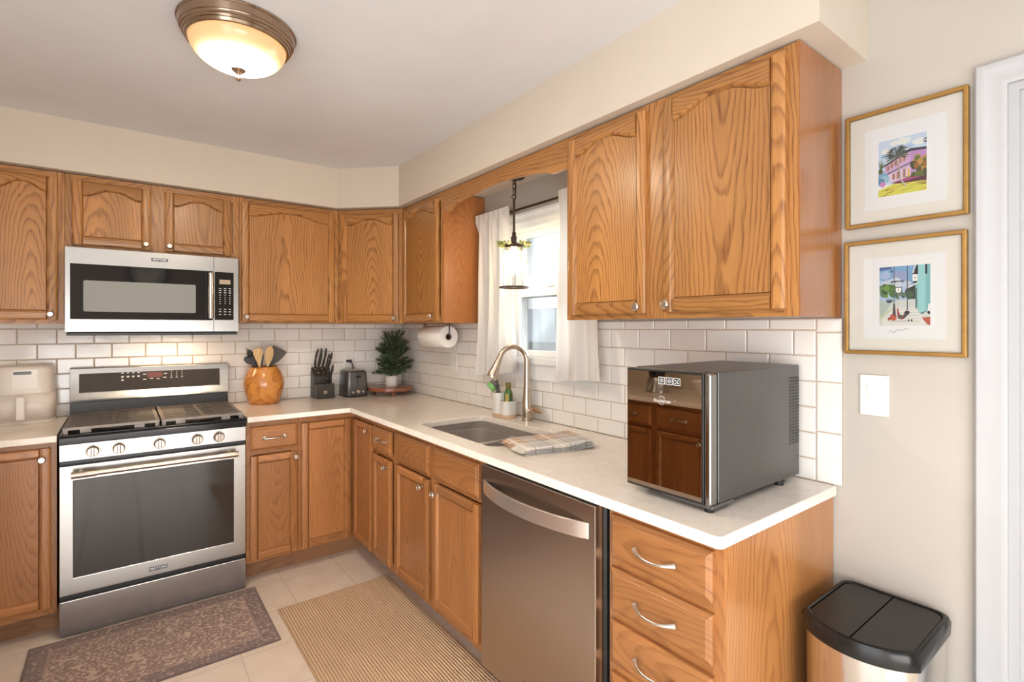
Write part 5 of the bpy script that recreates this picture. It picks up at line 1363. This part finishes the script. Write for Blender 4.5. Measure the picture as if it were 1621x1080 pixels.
def rugs():
    t = thing('runner_rug', 'faded mauve patterned rug with border in front of the range', 'rug', (-1.617, -.957, 0))
    q = NT('persian_pattern'); c = q.coord(); x, y, z = q.sep(c)
    ex = q.math('SUBTRACT', .443, q.math('ABSOLUTE', x)); ey = q.math('SUBTRACT', .288, q.math('ABSOLUTE', y)); e = q.math('MINIMUM', ex, ey)
    n = q.noise(c, 52, 4, .65, 1.5); v = q.voro(c, 42, 'Distance'); v2 = q.voro(c, 11, 'Distance', 'F1'); big = q.noise(c, 3, 2)
    f = q.math('ADD', q.math('MULTIPLY', v, .55), q.math('MULTIPLY', n, .75))
    fld = q.ramp(f, [(.42, (.66, .53, .42, 1)), (.52, (.46, .33, .265, 1)), (.60, (.27, .18, .155, 1)), (.66, (.16, .10, .095, 1)), (.74, (.40, .28, .23, 1)), (.84, (.62, .49, .39, 1))])
    brd = q.ramp(f, [(.44, (.55, .43, .35, 1)), (.54, (.30, .21, .185, 1)), (.64, (.10, .07, .075, 1)), (.80, (.26, .18, .17, 1))])
    col = q.mix(q.math('LESS_THAN', e, .070), fld, brd)
    ln = q.math('LESS_THAN', q.math('ABSOLUTE', q.math('SUBTRACT', e, .074)), .006); col = q.mix(q.math('MULTIPLY', ln, .7), col, (.40, .28, .23, 1))
    ln2 = q.math('LESS_THAN', e, .010); col = q.mix(q.math('MULTIPLY', ln2, .8), col, (.115, .075, .08, 1))
    col = q.mix(q.math('MULTIPLY', big, .35), col, (.42, .30, .25, 1))
    q.set(col=col, rough=.95, sheen=.25); q.bump(q.noise(c, 300, 2), .4, .003)
    MB().grid(lambda u, v: ((u-.5)*.886, (v-.5)*.576, .0055+.0006*math.sin(u*23)*math.sin(v*5)), 60, 20).grid(lambda u, v: ((u-.5)*.886, (v-.5)*.576, .0006), 1, 1).build('pile', q.m, t, solid=.001)
    t = thing('jute_rug', 'tan woven jute rug in front of the sink cabinet', 'rug', (-.846, -1.90, 0))
    q = NT('jute_weave'); c = q.coord(); x, y, z = q.sep(c)
    n = q.noise(c, 60, 3, .6); n2 = q.noise(c, 5, 2)
    fx = q.math('ABSOLUTE', q.math('SINE', q.math('ADD', q.math('MULTIPLY', x, PI/.0125), q.math('MULTIPLY', n2, 1.2))))
    fy = q.math('ABSOLUTE', q.math('SINE', q.math('MULTIPLY', y, PI/.0085)))
    k = q.math('MULTIPLY', q.math('POWER', fx, .6), q.math('ADD', .55, q.math('MULTIPLY', fy, .45)))
    k = q.math('MULTIPLY', k, q.math('ADD', .75, q.math('MULTIPLY', n, .5)))
    q.set(col=q.ramp(k, [(.08, (.32, .185, .095, 1)), (.40, (.60, .395, .235, 1)), (.75, (.76, .55, .37, 1))]), rough=.95)
    q.bump(k, .8, .006)
    def J(u, v):
        xx = (u-.5)*.572; yy = (v-.5)*1.83
        return (xx+.004*math.sin(yy*3.1), yy+.004*math.sin(xx*9), .0085+.0008*math.sin(yy*9+xx*4))
    MB().grid(J, 24, 60).grid(lambda u, v: ((u-.5)*.57, (v-.5)*1.826, .0010), 1, 1).build('weave', q.m, t, solid=.0018)
rugs()

# ------------------------------------------------------------------ seen only mirrored, and outdoors
def clock():
    t = thing('wall_clock', 'large dark-rimmed wall clock mirrored in the microwave door', 'clock', (-1.47, YF+.0005, 2.365-.245), PI)
    def ring(r0, r1, y0, y1): 
        return [(r0, y0), (r1, y0), (r1, y1), (r0, y1), (r0, y0)]
    MB().lathe([(.185, .0), (.235, .0), (.235, .035), (.185, .035), (.185, 0)], (0, 0, 0), 48, '-y').build('rim', BLACK, t, smooth=40)
    f = MB().lathe([(0, .001), (.19, .001), (.19, .014), (0, .014)], (0, 0, 0), 48, '-y').build('dial', flat('clock_cream', (.72, .66, .56), .6), t, smooth=30)
    n = MB()
    for k, s in enumerate(('XII', 'I', 'II', 'III', 'IIII', 'V', 'VI', 'VII', 'VIII', 'IX', 'X', 'XI')):
        a = -2*PI*k/12
        text_mb(n, s, .062, face_front(0, -.0150, 0) @ Matrix.Rotation(a, 4, 'Z') @ Matrix.Translation((0, .145, 0)), bold=.0008)
    n.build('numerals', BLACK, f)
    h = MB(); h.prism([(-.006, -.02), (.006, -.02), (.003, .085), (-.003, .085)], 'xz', -.017, -.0155)
    h.prism([(-.02, -.006), (-.02, .006), (.12, .05), (.122, .044)], 'xz', -.0185, -.0172)
    h.build('hands', BLACK, f)
def opposite():
    t = thing('mixing_bowl', 'white bowl on the left wall counter, mirrored in the cooler door', 'bowl', (-2.55, -1.72, .9142))
    MB().lathe([(0, 0), (.055, 0), (.06, .006), (.10, .055), (.122, .105), (.125, .112), (.119, .110), (.095, .057), (.05, .012), (0, .012)], (0, 0, 0), 32).build('bowl', CERW, t, smooth=50)
    for k, (dx, dy) in enumerate(((-.035, .01), (.03, -.02), (.0, .045))):
        v = thing('avocado', 'dark avocado in the white bowl, '+('nearest the wall', 'nearest the room', 'towards the corner')[k], 'avocado', (-2.55+dx, -1.72+dy, .960), 0, 'avocados in the bowl')
        MB().sphere((0, 0, .034), .034, 16, 10, (1.0, .95, 1.0)).build('fruit', plain('avocado_skin', (.03, .035, .015), .6, var=.4, scale=60, bump=.3), v, smooth=80)
    t = thing('blender', 'black blender with steel base on the left wall counter', 'blender', (-2.55, -1.28, .9142))
    MB().lathe([(.085, 0), (.085, .012), (.080, .030), (.070, .095), (.060, .110), (0, .110)], (0, 0, 0), 28).build('base', STEEL, t, smooth=40)
    MB().lathe([(.055, .110), (.062, .14), (.080, .34), (.082, .35), (.05, .365), (.03, .385), (0, .385)], (0, 0, 0), 28).build('jug', BLKGL, t, smooth=40)
clock(); opposite()
def outdoors():
    g = MB().box(.6, 30, -8, 40, -1.3, -1.2).build('ground', plain('pale_lawn', (.42, .45, .38), .9, var=.15, scale=.6))
    struct(g, 'pale ground outside the window'); g.name = 'ground'
    t = thing('neighbour_house', 'pale low house with grey roof seen through the lower window pane', 'house', (9.0, 8.6, -1.2))
    MB().box(-1.5, 6, -3.2, 7, 0, 2.25).build('house_wall', plain('pale_siding', (.50, .53, .55), .8, var=.05, scale=2), t)
    MB().prism([(-2.0, 2.22), (6.5, 2.22), (2.2, 3.35)], 'xz', -3.6, 7.4).build('roof', plain('grey_shingle', (.40, .44, .48), .85, var=.15, scale=12), t)
    MB().box(1.4, 1.9, -.6, -.1, 2.8, 3.7).build('chimney', plain('pale_brick', (.45, .42, .40), .85, var=.2, scale=12), t)
    f = thing('garden_fence', 'white board fence outside below the house', 'fence', (6.4, 6.0, -1.2))
    for i in range(26): MB().box(-.012, .012, -3.0+i*.27, -2.76+i*.27, .05, 1.55).build('board', VINYL, f)
    for z in (.35, 1.25): MB().box(.013, .05, -3.0, 4.0, z, z+.09).build('rail', VINYL, f)
outdoors()
